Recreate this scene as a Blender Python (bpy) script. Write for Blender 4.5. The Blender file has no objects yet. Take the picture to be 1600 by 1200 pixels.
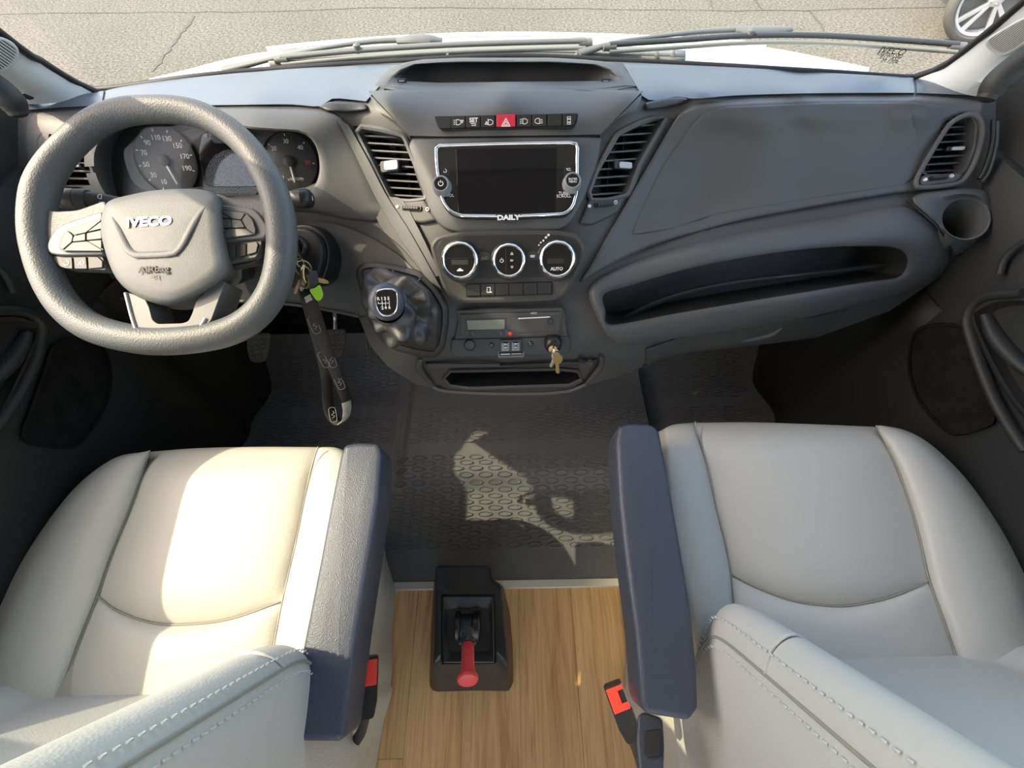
import bpy, bmesh, math, random
import numpy as np
from mathutils import Vector, Matrix

random.seed(7)
SC = bpy.context.scene
COL = SC.collection

# ------------------------------------------------------------------ camera, sky, sun, exposure
FPX = 650.0
CAM_H = 1.30
PITCH = 58.0
ROLL = -1.0
cam_data = bpy.data.cameras.new('camera')
cam_data.sensor_width = 36.0
cam_data.lens = FPX / 1600.0 * 36.0
cam_data.clip_start = 0.02
cam = bpy.data.objects.new('camera', cam_data)
COL.objects.link(cam)
CM = (Matrix.Rotation(math.radians(90.0 - PITCH), 4, 'X') @ Matrix.Rotation(math.radians(ROLL), 4, 'Z'))
CM.translation = (0, 0, CAM_H)
cam.matrix_world = CM
SC.camera = cam

SUN_TRAVEL = Vector((0.95, -0.13, -1.0))          # the way the sunlight goes: in through the driver's side window
sun_data = bpy.data.lights.new('sun', 'SUN')
sun_data.energy = 6.0
sun_data.color = (1.0, 0.87, 0.62)
sun_data.angle = math.radians(0.55)
sun = bpy.data.objects.new('sun', sun_data)
COL.objects.link(sun)
sun.rotation_euler = SUN_TRAVEL.to_track_quat('-Z', 'Y').to_euler()
sun.location = (-6, 1, 8)

world = bpy.data.worlds.new('world')
SC.world = world
world.use_nodes = True
wn = world.node_tree
wn.nodes.clear()
w_out = wn.nodes.new('ShaderNodeOutputWorld')
w_bg = wn.nodes.new('ShaderNodeBackground')
w_sky = wn.nodes.new('ShaderNodeTexSky')
w_sky.sky_type = 'NISHITA'
w_sky.sun_disc = False
w_sky.sun_elevation = math.radians(46)
w_sky.sun_rotation = math.radians(-94)
w_sky.air_density = 1.0
w_sky.dust_density = 2.5
w_sky.ozone_density = 1.2
w_bg.inputs['Strength'].default_value = 0.80
w_wb = wn.nodes.new('ShaderNodeMix')               # white balance of the photograph: set for the shade in the cab
w_wb.data_type = 'RGBA'; w_wb.blend_type = 'MULTIPLY'; w_wb.inputs[0].default_value = 1.0
w_wb.inputs[7].default_value = (1.14, 1.0, 0.86, 1.0)
wn.links.new(w_sky.outputs[0], w_wb.inputs[6])
wn.links.new(w_wb.outputs[2], w_bg.inputs['Color'])
wn.links.new(w_bg.outputs[0], w_out.inputs['Surface'])

SC.view_settings.view_transform = 'Standard'
SC.view_settings.look = 'None'
SC.view_settings.gamma = 1.0
SC.view_settings.use_curve_mapping = False
SC.view_settings.exposure = 0.0

# ------------------------------------------------------------------ measuring helpers (photo pixel + depth or plane -> point in the van)
CR = np.array(CM.to_3x3())
CC = np.array([0, 0, CAM_H])
def ray(px, py):
    return CR @ np.array([(px - 800.0) / FPX, -(py - 600.0) / FPX, -1.0])
def W(px, py, Z):
    return CC + Z * ray(px, py)
def Wz(px, py, z):
    d = ray(px, py); return CC + d * ((z - CAM_H) / d[2])
def Wx(px, py, x):
    d = ray(px, py); return CC + d * (x / d[0])
def Wy(px, py, y):
    d = ray(px, py); return CC + d * (y / d[1])

# depth of the dashboard's surface, smooth between measured points
DEPTH = [
 (790,88,.90),(600,98,.895),(980,95,.895),(790,115,.82),(620,118,.82),(970,115,.82),
 (790,143,.742),(600,150,.748),(985,148,.748),(790,210,.742),(660,212,.746),(930,210,.746),
 (790,285,.746),(680,285,.75),(905,285,.75),(790,345,.752),(690,345,.756),(900,345,.756),
 (790,405,.762),(700,405,.766),(890,405,.766),(790,450,.778),(710,450,.78),(880,450,.78),
 (790,510,.80),(705,510,.80),(890,510,.80),(790,560,.836),(690,560,.836),(900,560,.836),(790,608,.90),(690,600,.89),(890,600,.90),
 (400,110,.87),(400,163,.762),(160,140,.845),(160,167,.775),(60,160,.79),(520,104,.88),(520,160,.76),
 (1250,106,.88),(1250,146,.762),(1100,100,.885),(1100,148,.757),(1430,120,.85),(1430,146,.768),(1545,155,.777),
 (560,200,.775),(600,260,.775),(640,310,.77),(1020,200,.775),(970,260,.772),(940,310,.768),
 (1080,200,.778),(1250,200,.775),(1250,320,.85),(1100,340,.825),(1420,285,.84),(1500,230,.805),(1530,285,.835),(1000,380,.80),
 (1400,200,.78),(1100,375,.795),(1250,350,.815),(1250,375,.805),(1250,480,.84),(1250,530,.93),(1100,500,.835),(1100,545,.91),
 (1400,350,.81),(1400,400,.83),(1450,445,.90),(960,430,.79),(960,520,.82),(960,580,.89),(1510,340,.79),(1510,390,.85),(1390,485,.92),
 (100,230,.79),(100,320,.84),(330,180,.762),(500,240,.77),(540,300,.782),(600,380,.80),(500,320,.79),(330,330,.83),
 (560,400,.845),(500,440,.90),(300,450,.95),(150,400,.93),(580,490,.84),(640,540,.80),(640,450,.785),(690,500,.79),(630,590,.88),
 (50,170,.78),(50,300,.83),
]
_P = np.array(DEPTH, float)
# the passenger facia is one smooth moulding: level its points onto a quadratic
_q = lambda a: np.stack([np.ones(len(a)), a[:, 0], a[:, 1], a[:, 0]**2, a[:, 0]*a[:, 1], a[:, 1]**2], 1)
_m = (_P[:, 0] > 1010) & (_P[:, 1] > 144) & (_P[:, 1] < 342)
_k = (_P[_m, :2] - (1270, 240))/300.0
_c = np.linalg.lstsq(_q(_k), _P[_m, 2], rcond=None)[0]
_P[_m, 2] = _q(_k) @ _c
_x = np.array([(1150, 250), (1250, 260), (1340, 230), (1340, 285), (1430, 235), (1100, 166), (1175, 160), (1250, 160), (1325, 160), (1400, 160), (1470, 165), (1140, 205), (1325, 200), (1470, 200)], float)
_P = np.vstack([_P, np.hstack([_x, (_q((_x - (1270, 240))/300.0) @ _c)[:, None]])])
def _tps(r2):
    return 0.5 * r2 * np.log(r2 + 1e-12)
def _fit():
    xy = _P[:, :2] / 400.0
    n = len(xy)
    K = _tps(((xy[:, None] - xy[None]) ** 2).sum(-1)) + 2e-3 * np.eye(n)
    A = np.zeros((n + 3, n + 3)); A[:n, :n] = K
    A[:n, n] = 1; A[:n, n+1:] = xy; A[n:, :n] = A[:n, n:].T
    return xy, np.linalg.solve(A, np.concatenate([_P[:, 2], [0, 0, 0]]))
_XY, _C = _fit()
def D(px, py):
    q = np.array([px, py]) / 400.0
    return float(_tps(((_XY - q) ** 2).sum(-1)) @ _C[:-3] + _C[-3] + _C[-2:] @ q)
def S(px, py, off=0.0):
    return W(px, py, D(px, py) + off)
def nrm(v):
    v = np.asarray(v, float); return v / (np.linalg.norm(v) + 1e-12)
def Sn(px, py, d=14):
    a = S(px + d, py) - S(px - d, py); b = S(px, py - d) - S(px, py + d)
    return nrm(np.cross(a, b))

class Frame:
    """flat working plane: origin o, x to the van's right, y up the plane, n towards the cab"""
    def __init__(s, o, n, xdir=(1, 0, 0)):
        s.o = np.asarray(o, float); s.n = nrm(n)
        x = np.asarray(xdir, float); s.x = nrm(x - s.n * (x @ s.n)); s.y = np.cross(s.n, s.x)
    def uv(s, px, py, h=0.0):
        d = ray(px, py); t = ((s.o + s.n * h - CC) @ s.n) / (d @ s.n)
        q = CC + d * t - s.o
        return (float(q @ s.x), float(q @ s.y))
    def p(s, u, v, h=0.0):
        return s.o + s.x * u + s.y * v + s.n * h
    def px(s, pts, h=0.0):
        return [s.uv(a, b, h) for a, b in pts]
    def lift(s, h):
        return Frame(s.o + s.n * h, s.n, s.x)
def dash_frame(px, py, off=0.0, d=14):
    return Frame(S(px, py, off), Sn(px, py, d))

# ------------------------------------------------------------------ object helpers
ORG = {}
def link(o, parent=None):
    COL.objects.link(o)
    if parent is not None:
        o.parent = parent
        ORG[o.name] = ORG[parent.name]
    return o
def tag(o, label=None, cat=None, group=None, kind=None):
    if label: o['label'] = label
    if cat: o['category'] = cat
    if group: o['group'] = group
    if kind: o['kind'] = kind
    return o
def thing(name, loc, label, cat, group=None):
    o = bpy.data.objects.new(name, None)
    o.empty_display_size = 0.05
    o.location = Vector([float(c) for c in loc])
    COL.objects.link(o)
    ORG[o.name] = np.array([float(c) for c in loc])
    return tag(o, label, cat, group)
def structure(name, loc=(0, 0, 0), label=None):
    o = bpy.data.objects.new(name, None); o.location = loc; o.empty_display_size = 0.05
    COL.objects.link(o); ORG[o.name] = np.array(loc, float)
    o['kind'] = 'structure'
    if label: o['label'] = label
    return o

def mk(name, V, F, mat, parent=None, smooth=True, angle=40, bevel=0.0, seg=2, sub=0, solid=0.0, solid_off=-1.0, org=None, label=None):
    V = np.asarray(V, float)
    if parent is not None: o3 = ORG[parent.name]
    elif org is not None: o3 = np.asarray(org, float)
    else: o3 = np.zeros(3)
    me = bpy.data.meshes.new(name)
    me.from_pydata((V - o3).tolist(), [], [list(map(int, f)) for f in F])
    me.validate()
    bm = bmesh.new(); bm.from_mesh(me)
    bmesh.ops.recalc_face_normals(bm, faces=bm.faces)
    bm.to_mesh(me); bm.free()
    if smooth:
        me.polygons.foreach_set('use_smooth', [True] * len(me.polygons))
        if angle < 180: me.set_sharp_from_angle(angle=math.radians(angle))
    me.materials.append(mat)
    o = bpy.data.objects.new(name, me)
    if parent is None:
        o.location = Vector(o3.tolist()); COL.objects.link(o); ORG[o.name] = o3
    else:
        link(o, parent)
    if solid:
        m = o.modifiers.new('thick', 'SOLIDIFY'); m.thickness = solid; m.offset = solid_off
    if bevel:
        m = o.modifiers.new('bevel', 'BEVEL'); m.width = bevel; m.segments = seg; m.limit_method = 'ANGLE'
        m.angle_limit = math.radians(35); m.harden_normals = True
    if sub:
        m = o.modifiers.new('sub', 'SUBSURF'); m.levels = sub; m.render_levels = sub
    if label: o['label'] = label
    return o

def cr(pts, n, closed=False):
    """Catmull-Rom through pts, n samples evenly by length"""
    P = np.asarray(pts, float)
    k = len(P)
    out = []
    segs = k if closed else k - 1
    for i in range(segs):
        if closed:
            a, b, c, d = P[(i-1) % k], P[i], P[(i+1) % k], P[(i+2) % k]
        else:
            b, c = P[i], P[i+1]
            a = P[i-1] if i else 2*b - c
            d = P[i+2] if i + 2 < k else 2*c - b
        for t in np.linspace(0, 1, 12, endpoint=False):
            out.append(.5*((2*b) + (c-a)*t + (2*a-5*b+4*c-d)*t*t + (3*b-a-3*c+d)*t**3))
    out.append(P[0] if closed else P[-1])
    return resample(np.array(out), n, closed)
def resample(P, n, closed=False):
    P = np.asarray(P, float)
    L = np.concatenate([[0], np.cumsum(np.linalg.norm(np.diff(P, axis=0), axis=1))])
    t = np.linspace(0, L[-1], n + 1)[:-1] if closed else np.linspace(0, L[-1], n)
    return np.stack([np.interp(t, L, P[:, j]) for j in range(P.shape[1])], 1)
def lin(pts, n, closed=False):
    P = np.asarray(pts, float)
    if closed: P = np.vstack([P, P[:1]])
    return resample(P, n, closed)
def rounded(pts, r, n=5):
    """polygon with its corners rounded by r"""
    P = np.asarray(pts, float); k = len(P); out = []
    for i in range(k):
        a, b, c = P[i-1], P[i], P[(i+1) % k]
        la, lc = np.linalg.norm(a-b), np.linalg.norm(c-b)
        rr = r[i] if isinstance(r, (list, tuple)) else r
        d = min(rr, la*.48, lc*.48)
        if d < 1e-6: out.append(b); continue
        p0, p2 = b + (a-b)/la*d, b + (c-b)/lc*d
        for t in np.linspace(0, 1, n):
            out.append((1-t)**2*p0 + 2*t*(1-t)*b + t*t*p2)
    return np.array(out)
def rrect(cx, cy, w, h, r, n=5):
    return rounded([(cx-w/2, cy-h/2), (cx+w/2, cy-h/2), (cx+w/2, cy+h/2), (cx-w/2, cy+h/2)], r, n)
def circ(cx, cy, r, n=32, ry=None):
    t = np.linspace(0, 2*math.pi, n, endpoint=False)
    return np.stack([cx + r*np.cos(t), cy + (ry or r)*np.sin(t)], 1)

def grid_faces(n, m, wrap=False):
    F = []
    for i in range(n - 1):
        for j in range(m if wrap else m - 1):
            a, b = i*m + j, i*m + (j+1) % m
            F.append((a, b, b + m, a + m))
    return F
def sheet(name, rows, mat, parent=None, **kw):
    rows = [np.asarray(r, float) for r in rows]
    n, m = len(rows), len(rows[0])
    return mk(name, np.vstack(rows), grid_faces(n, m), mat, parent, **kw)
def loft(name, loops, mat, parent=None, cap0=False, cap1=True, **kw):
    """closed loops of equal length joined in order"""
    loops = [np.asarray(l, float) for l in loops]
    m = len(loops[0]); F = grid_faces(len(loops), m, True)
    if cap0: F.append(tuple(range(m)))
    if cap1: F.append(tuple(range((len(loops)-1)*m, len(loops)*m)))
    return mk(name, np.vstack(loops), F, mat, parent, **kw)
def prism(name, fr, uv, h0, h1, mat, parent=None, bevel=0.0, **kw):
    uv = np.asarray(uv, float)
    a = [fr.p(u, v, h0) for u, v in uv]; b = [fr.p(u, v, h1) for u, v in uv]
    kw.setdefault('angle', 35)
    return loft(name, [a, b], mat, parent, cap0=True, bevel=bevel, **kw)
def lathe(name, fr, u, v, prof, mat, parent=None, n=32, cap0=True, cap1=True, **kw):
    loops = [[fr.p(u + r*math.cos(t), v + r*math.sin(t), h) for t in np.linspace(0, 2*math.pi, n, endpoint=False)] for r, h in prof]
    return loft(name, loops, mat, parent, cap0=cap0, cap1=cap1, **kw)
def tube(name, pts, r, mat, parent=None, n=10, m=24, closed=False, squash=None, smooth_path=True, **kw):
    """round bar along a path; r a number or one per given point"""
    pts = np.asarray(pts, float)
    rr = np.full(len(pts), r) if np.isscalar(r) else np.asarray(r, float)
    Q = np.hstack([pts, rr[:, None]])
    if smooth_path: Q = cr(Q, m, closed)
    P, R = Q[:, :3], Q[:, 3]
    k = len(P); loops = []
    up = None
    for i in range(k):
        if closed: t = nrm(P[(i+1) % k] - P[i-1])
        else: t = nrm(P[min(i+1, k-1)] - P[max(i-1, 0)])
        if up is None:
            up = np.array([0, 0, 1.0]) if abs(t[2]) < .9 else np.array([0, 1.0, 0])
        up = nrm(up - t*(up @ t)); sd = np.cross(t, up)
        sq = squash or 1.0
        loops.append([P[i] + R[i]*(math.cos(a)*sd + sq*math.sin(a)*up) for a in np.linspace(0, 2*math.pi, n, endpoint=False)])
    V = np.vstack(loops); F = grid_faces(k, n, True)
    if closed:
        # best turn of the last ring onto the first
        best = min(range(n), key=lambda s: sum(np.linalg.norm(np.array(loops[-1][j]) - np.array(loops[0][(j+s) % n])) for j in range(n)))
        for j in range(n):
            F.append(((k-1)*n + j, (k-1)*n + (j+1) % n, (j+1+best) % n, (j+best) % n))
    else:
        F.append(tuple(range(n))); F.append(tuple(range((k-1)*n, k*n)))
    kw.setdefault('angle', 60)
    return mk(name, V, F, mat, parent, **kw)
def ribbon(name, pts, wdirs, w, th, mat, parent=None, m=60, **kw):
    Q = np.hstack([np.asarray(pts, float), np.asarray(wdirs, float)])
    Q = cr(Q, m)
    rows = []
    for q in Q:
        d = nrm(q[3:]); rows.append([q[:3] - d*w/2, q[:3], q[:3] + d*w/2])
    return sheet(name, rows, mat, parent, solid=th, solid_off=0, **kw)

def polar(poly, c, n, phase=0.0):
    """closed polygon sampled at n equal turns about c (star-shaped outlines)"""
    P = np.asarray(poly, float) - np.asarray(c, float)
    out = []
    for a in np.linspace(0, 2*math.pi, n, endpoint=False) + phase:
        d = np.array([math.cos(a), math.sin(a)]); best = 0
        for i in range(len(P)):
            p, q = P[i-1], P[i]; e = q - p
            den = d[0]*e[1] - d[1]*e[0]
            if abs(den) < 1e-9: continue
            t = (p[0]*e[1] - p[1]*e[0]) / den; s = (p[0]*d[1] - p[1]*d[0]) / den
            if t > 0 and -1e-6 <= s <= 1 + 1e-6: best = max(best, t)
        out.append(np.asarray(c) + d*best)
    return np.array(out)
def inside(p, poly):
    x, y = p; r = False
    for i in range(len(poly)):
        (x0, y0), (x1, y1) = poly[i-1], poly[i]
        if (y0 > y) != (y1 > y) and x < (x1-x0)*(y-y0)/(y1-y0) + x0: r = not r
    return r
def shrink(loop, k, c=None):
    L = np.asarray(loop, float); c = L.mean(0) if c is None else np.asarray(c, float)
    return c + (L - c)*k
def grow(loop, d):
    """offset a closed 2-D loop outwards by d"""
    L = np.asarray(loop, float)
    a = np.roll(L, 1, 0); b = np.roll(L, -1, 0)
    t = b - a; t /= (np.linalg.norm(t, axis=1, keepdims=True) + 1e-9)
    nn = np.stack([t[:, 1], -t[:, 0]], 1)
    area = .5*np.sum(L[:, 0]*b[:, 1] - b[:, 0]*L[:, 1])
    return L + nn*d*(1 if area > 0 else -1)

def dash_panel(name, outline, mat, parent, n=72, off=-.002, edge=.004, thick=.012, rings=6, round_px=0, c=None, crown=0.0):
    """a moulded panel that follows the dashboard: outline in photo pixels (star-shaped), rolled edge"""
    P = rounded(outline, round_px) if round_px else np.asarray(outline, float)
    c = P.mean(0) if c is None else np.asarray(c, float)
    L = polar(P, c, n)
    loops = [[S(x, y, off + thick) for x, y in L], [S(x, y, off + edge) for x, y in L]]
    L1 = grow(L, -1.6)
    loops.append([S(x, y, off + edge*.3) for x, y in L1])
    L2 = grow(L, -3.4)
    loops.append([S(x, y, off) for x, y in L2])
    for k in np.linspace(.8, .08, rings):
        q = shrink(L2, k, c); loops.append([S(x, y, off - crown*(1-k*k)) for x, y in q])
    return loft(name, loops, mat, parent, angle=50)
def dash_recess(name, opening, mat, parent, lip=10, depth=.03, n=64, off=-.003, taper=.86, round_px=0, c=None, lip_h=.003, cap=True, nvec=None, r_in=2.0, mat_in=None):
    """surround with a sunk pocket: opening in photo pixels"""
    P = rounded(opening, round_px) if round_px else np.asarray(opening, float)
    c = P.mean(0) if c is None else np.asarray(c, float)
    L = polar(P, c, n)
    nv = Sn(*c) if nvec is None else nrm(nvec)
    Lo = grow(L, lip); Lm = grow(L, lip*.8)
    base = [S(x, y, off) for x, y in L]
    loops = [[S(x, y, off + .012) for x, y in Lo], [S(x, y, off + lip_h) for x, y in Lo], [S(x, y, off) for x, y in Lm],
             [S(x, y, off) for x, y in grow(L, r_in)],
             [p - nv*.0025 for p in base]]
    mid = np.mean(base, 0)
    inner = [loops[-1]] + [[mid + (p - mid)*(1 - (1-taper)*k) - nv*depth*k for p in base] for k in (.12, .5, 1.0)]
    if mat_in:
        loft(name + '_lining', inner, mat_in, parent, cap1=cap, angle=45)
        return loft(name, loops, mat, parent, cap1=False, angle=45)
    return loft(name, loops + inner[1:], mat, parent, cap1=cap, angle=45)
def crseg(pts, k):
    """closed Catmull-Rom, k samples per segment (so that matched outlines stay matched)"""
    P = np.asarray(pts, float); n = len(P); out = []
    for i in range(n):
        a, b, c, d = P[(i-1) % n], P[i], P[(i+1) % n], P[(i+2) % n]
        for t in np.linspace(0, 1, k, endpoint=False):
            out.append(.5*((2*b) + (c-a)*t + (2*a-5*b+4*c-d)*t*t + (3*b-a-3*c+d)*t**3))
    return np.array(out)

_deps = None
def text(name, body, fr, px, py, h, size, mat, parent, ext=.0004, bold=0.0, shear=0.0, rot=0.0, sx=1.0, uv=None):
    cu = bpy.data.curves.new(name, 'FONT')
    cu.body = body; cu.size = size; cu.extrude = ext; cu.offset = bold; cu.shear = shear
    cu.align_x = 'CENTER'; cu.align_y = 'CENTER'; cu.resolution_u = 3
    t = bpy.data.objects.new('tmp_text', cu)
    COL.objects.link(t)
    me = bpy.data.meshes.new_from_object(t)
    bpy.data.objects.remove(t)
    u, v = uv if uv is not None else fr.uv(px, py, h)
    c, s = math.cos(rot), math.sin(rot)
    V = []
    for q in me.vertices:
        a, b, z = q.co
        a *= sx
        V.append(fr.p(u + a*c - b*s, v + a*s + b*c, h + z))
    F = [tuple(p.vertices) for p in me.polygons]
    bpy.data.meshes.remove(me)
    return mk(name, V, F, mat, parent, smooth=False)
# ------------------------------------------------------------------ materials
def nt(name):
    m = bpy.data.materials.new(name); m.use_nodes = True
    t = m.node_tree; b = t.nodes['Principled BSDF']
    return m, t, b
def noise(t, scale, detail=2, rough=.5, coord='Object', vec=None):
    n = t.nodes.new('ShaderNodeTexNoise'); n.inputs['Scale'].default_value = scale
    n.inputs['Detail'].default_value = detail; n.inputs['Roughness'].default_value = rough
    c = t.nodes.new('ShaderNodeTexCoord')
    t.links.new(vec if vec is not None else c.outputs[coord], n.inputs['Vector'])
    return n
def bump(t, b, height, strength, dist):
    n = t.nodes.new('ShaderNodeBump'); n.inputs['Strength'].default_value = strength; n.inputs['Distance'].default_value = dist
    t.links.new(height, n.inputs['Height']); t.links.new(n.outputs[0], b.inputs['Normal'])
    return n
def ramp(t, fac, stops):
    r = t.nodes.new('ShaderNodeValToRGB')
    e = r.color_ramp.elements
    e[0].position, e[0].color = stops[0][0], (*stops[0][1], 1)
    e[1].position, e[1].color = stops[1][0], (*stops[1][1], 1)
    for p, c in stops[2:]:
        q = e.new(p); q.color = (*c, 1)
    t.links.new(fac, r.inputs['Fac'])
    return r
def plain(name, col, rough=.5, metal=0.0, spec=.5, coat=0.0, grain=None, tint=None, emit=None):
    m, t, b = nt(name)
    b.inputs['Base Color'].default_value = (*col, 1); b.inputs['Roughness'].default_value = rough
    b.inputs['Metallic'].default_value = metal; b.inputs['Specular IOR Level'].default_value = spec
    b.inputs['Coat Weight'].default_value = coat
    if grain:
        sc, st, ds = grain
        v = t.nodes.new('ShaderNodeTexVoronoi'); v.inputs['Scale'].default_value = sc
        c = t.nodes.new('ShaderNodeTexCoord'); t.links.new(c.outputs['Object'], v.inputs['Vector'])
        bump(t, b, v.outputs['Distance'], st, ds)
    if tint:
        sc, amt = tint
        n = noise(t, sc, 4, .6)
        lo = tuple(c*(1-amt) for c in col); hi = tuple(min(1, c*(1+amt)) for c in col)
        r = ramp(t, n.outputs['Fac'], [(.35, lo), (.65, hi)])
        t.links.new(r.outputs[0], b.inputs['Base Color'])
    return m
M = {}
M['dash'] = plain('dash_plastic', (.082, .083, .084), .5, grain=(900, .25, .0006), tint=(6, .04))
M['dash_top'] = plain('dash_top_plastic', (.085, .100, .130), .36, spec=.8, grain=(1100, .2, .0005), tint=(5, .04))  # blue of the reflected sky is tinted into the base colour
M['dash_low'] = plain('dash_lower_plastic', (.046, .044, .041), .52, grain=(900, .25, .0006), tint=(7, .04))
M['dash_body'] = plain('dash_body_plastic', (.060, .059, .057), .52, grain=(900, .25, .0006), tint=(6, .04))
M['dash_dark'] = plain('dark_plastic', (.022, .022, .023), .5, tint=(8, .2))
M['pocket'] = plain('pocket_plastic', (.018, .018, .018), .55, tint=(9, .2))  # near-black; recess walls carry their shade in this colour, dial parts share it
M['black'] = plain('black_plastic', (.012, .012, .013), .38)
M['gloss'] = plain('piano_black', (.008, .008, .009), .08, spec=.6, coat=.6)
M['screen'] = plain('screen_glass', (.004, .004, .006), .06, spec=.5)
M['chrome'] = plain('chrome', (.82, .82, .83), .12, metal=1.0)
M['steel'] = plain('steel', (.62, .61, .58), .3, metal=1.0)
M['brass'] = plain('brass', (.60, .45, .22), .32, metal=1.0)
M['silver'] = plain('satin_silver', (.30, .32, .35), .38, metal=.35)
M['print'] = plain('white_print', (.75, .75, .75), .6)
M['print_dim'] = plain('grey_print', (.33, .33, .34), .6)
M['print_black'] = plain('black_print', (.02, .02, .02), .6)
M['red_button'] = plain('red_button', (.62, .03, .06), .4)
M['red_print'] = plain('red_print', (.55, .08, .05), .6)
M['red_grip'] = plain('red_grip', (.72, .06, .06), .42, tint=(20, .06))
M['red_buckle'] = plain('red_buckle', (.80, .045, .03), .3, spec=.6)
M['lcd'] = plain('lcd_olive', (.13, .13, .065), .25, tint=(14, .04))
M['lime'] = plain('lime_rubber', (.36, .72, .02), .45)
M['rim'] = plain('wheel_rim_polyurethane', (.085, .090, .094), .5, spec=.5, grain=(420, .35, .0010), tint=(7, .03))
M['hub'] = plain('wheel_hub_plastic', (.125, .130, .132), .55, grain=(800, .35, .0008), tint=(8, .06))
M['wheel_grey'] = plain('wheel_spoke_grey', (.10, .105, .11), .45)
M['key_grey'] = plain('wheel_button_grey', (.075, .08, .08), .5)
M['arm'] = plain('armrest_vinyl', (.046, .055, .080), .42, spec=.6, grain=(650, .45, .0008), tint=(9, .04))  # bluish cast of the skylight is mixed into the dark vinyl colour
M['rubber'] = plain('rubber_grey', (.05, .05, .048), .6)
M['seal'] = plain('rubber_seal', (.012, .012, .014), .55)
M['pedal'] = plain('pedal_rubber', (.045, .045, .040), .6)
M['carpet'] = plain('black_carpet', (.016, .016, .016), .95, spec=.15, grain=(500, .8, .003), tint=(30, .3))
M['liner'] = plain('footwell_liner', (.013, .013, .012), .6, tint=(6, .25))
M['door'] = plain('door_plastic', (.020, .021, .022), .55, grain=(700, .3, .0006), tint=(5, .04))
M['pillar'] = plain('pillar_plastic', (.60, .62, .64), .55, grain=(900, .2, .0004))
M['pillar_dark'] = plain('pillar_mesh', (.07, .075, .08), .6)
M['ceiling'] = plain('headliner', (.55, .54, .50), .9)
M['paint'] = plain('white_paint', (.80, .80, .80), .25, coat=.6)
M['cowl'] = plain('cowl_grey', (.20, .20, .19), .6)
M['wiper'] = plain('wiper_grey', (.16, .17, .17), .5)
M['wiper_light'] = plain('wiper_light_grey', (.30, .31, .30), .5)
M['wiper_dark'] = plain('wiper_black', (.05, .055, .06), .5)
M['tyre'] = plain('tyre_rubber', (.10, .10, .095), .8)
M['alloy'] = plain('alloy_wheel', (.55, .56, .57), .35, metal=.4)
M['car_body'] = plain('car_paint', (.62, .60, .55), .4)
M['strap'] = plain('lanyard_webbing', (.025, .024, .022), .7, grain=(1500, .6, .001))
M['strap_light'] = plain('lanyard_underside', (.50, .47, .43), .8, tint=(60, .25))
M['alu'] = plain('aluminium_strip', (.62, .60, .54), .35, metal=.7)
M['slider'] = plain('slider_grey', (.50, .52, .54), .3)
M['emblem'] = plain('emblem_chrome', (.42, .41, .43), .22, metal=1.0)
M['stitch'] = plain('pale_stitching', (.60, .61, .60), .8)

def leather(name, col):
    m, t, b = nt(name)
    n1 = noise(t, 3.0, 4, .6)
    r = ramp(t, n1.outputs['Fac'], [(.3, tuple(c*.95 for c in col)), (.7, col)])
    n2 = noise(t, 26, 5, .7)
    r2 = ramp(t, n2.outputs['Fac'], [(.64, (1, 1, 1)), (.80, (.90, .90, .89))])
    mx = t.nodes.new('ShaderNodeMix'); mx.data_type = 'RGBA'; mx.blend_type = 'MULTIPLY'; mx.inputs[0].default_value = 1
    t.links.new(r.outputs[0], mx.inputs[6]); t.links.new(r2.outputs[0], mx.inputs[7])
    t.links.new(mx.outputs[2], b.inputs['Base Color'])
    b.inputs['Roughness'].default_value = .48
    b.inputs['Specular IOR Level'].default_value = .45
    v = t.nodes.new('ShaderNodeTexVoronoi'); v.inputs['Scale'].default_value = 330
    c = t.nodes.new('ShaderNodeTexCoord'); t.links.new(c.outputs['Object'], v.inputs['Vector'])
    w = noise(t, 90, 3, .6)
    ad = t.nodes.new('ShaderNodeMath'); ad.operation = 'ADD'
    t.links.new(v.outputs['Distance'], ad.inputs[0]); t.links.new(w.outputs['Fac'], ad.inputs[1])
    bump(t, b, ad.outputs[0], .22, .0012)
    return m
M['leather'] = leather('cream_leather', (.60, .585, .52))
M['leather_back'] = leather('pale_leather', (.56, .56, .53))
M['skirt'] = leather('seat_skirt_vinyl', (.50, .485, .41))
M['gaiter'] = plain('gaiter_leather', (.040, .040, .042), .42, spec=.6, grain=(420, .3, .0008), tint=(12, .04))

def mat_rubber():
    m, t, b = nt('rubber_mat')
    n = noise(t, 420, 3, .6); d = noise(t, 5, 4, .6)
    r = ramp(t, d.outputs['Fac'], [(.3, (.085, .086, .088)), (.7, (.115, .113, .110))])
    t.links.new(r.outputs[0], b.inputs['Base Color'])
    b.inputs['Roughness'].default_value = .5; b.inputs['Specular IOR Level'].default_value = .6
    bump(t, b, n.outputs['Fac'], .8, .0022)
    return m
M['mat'] = mat_rubber()

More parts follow.
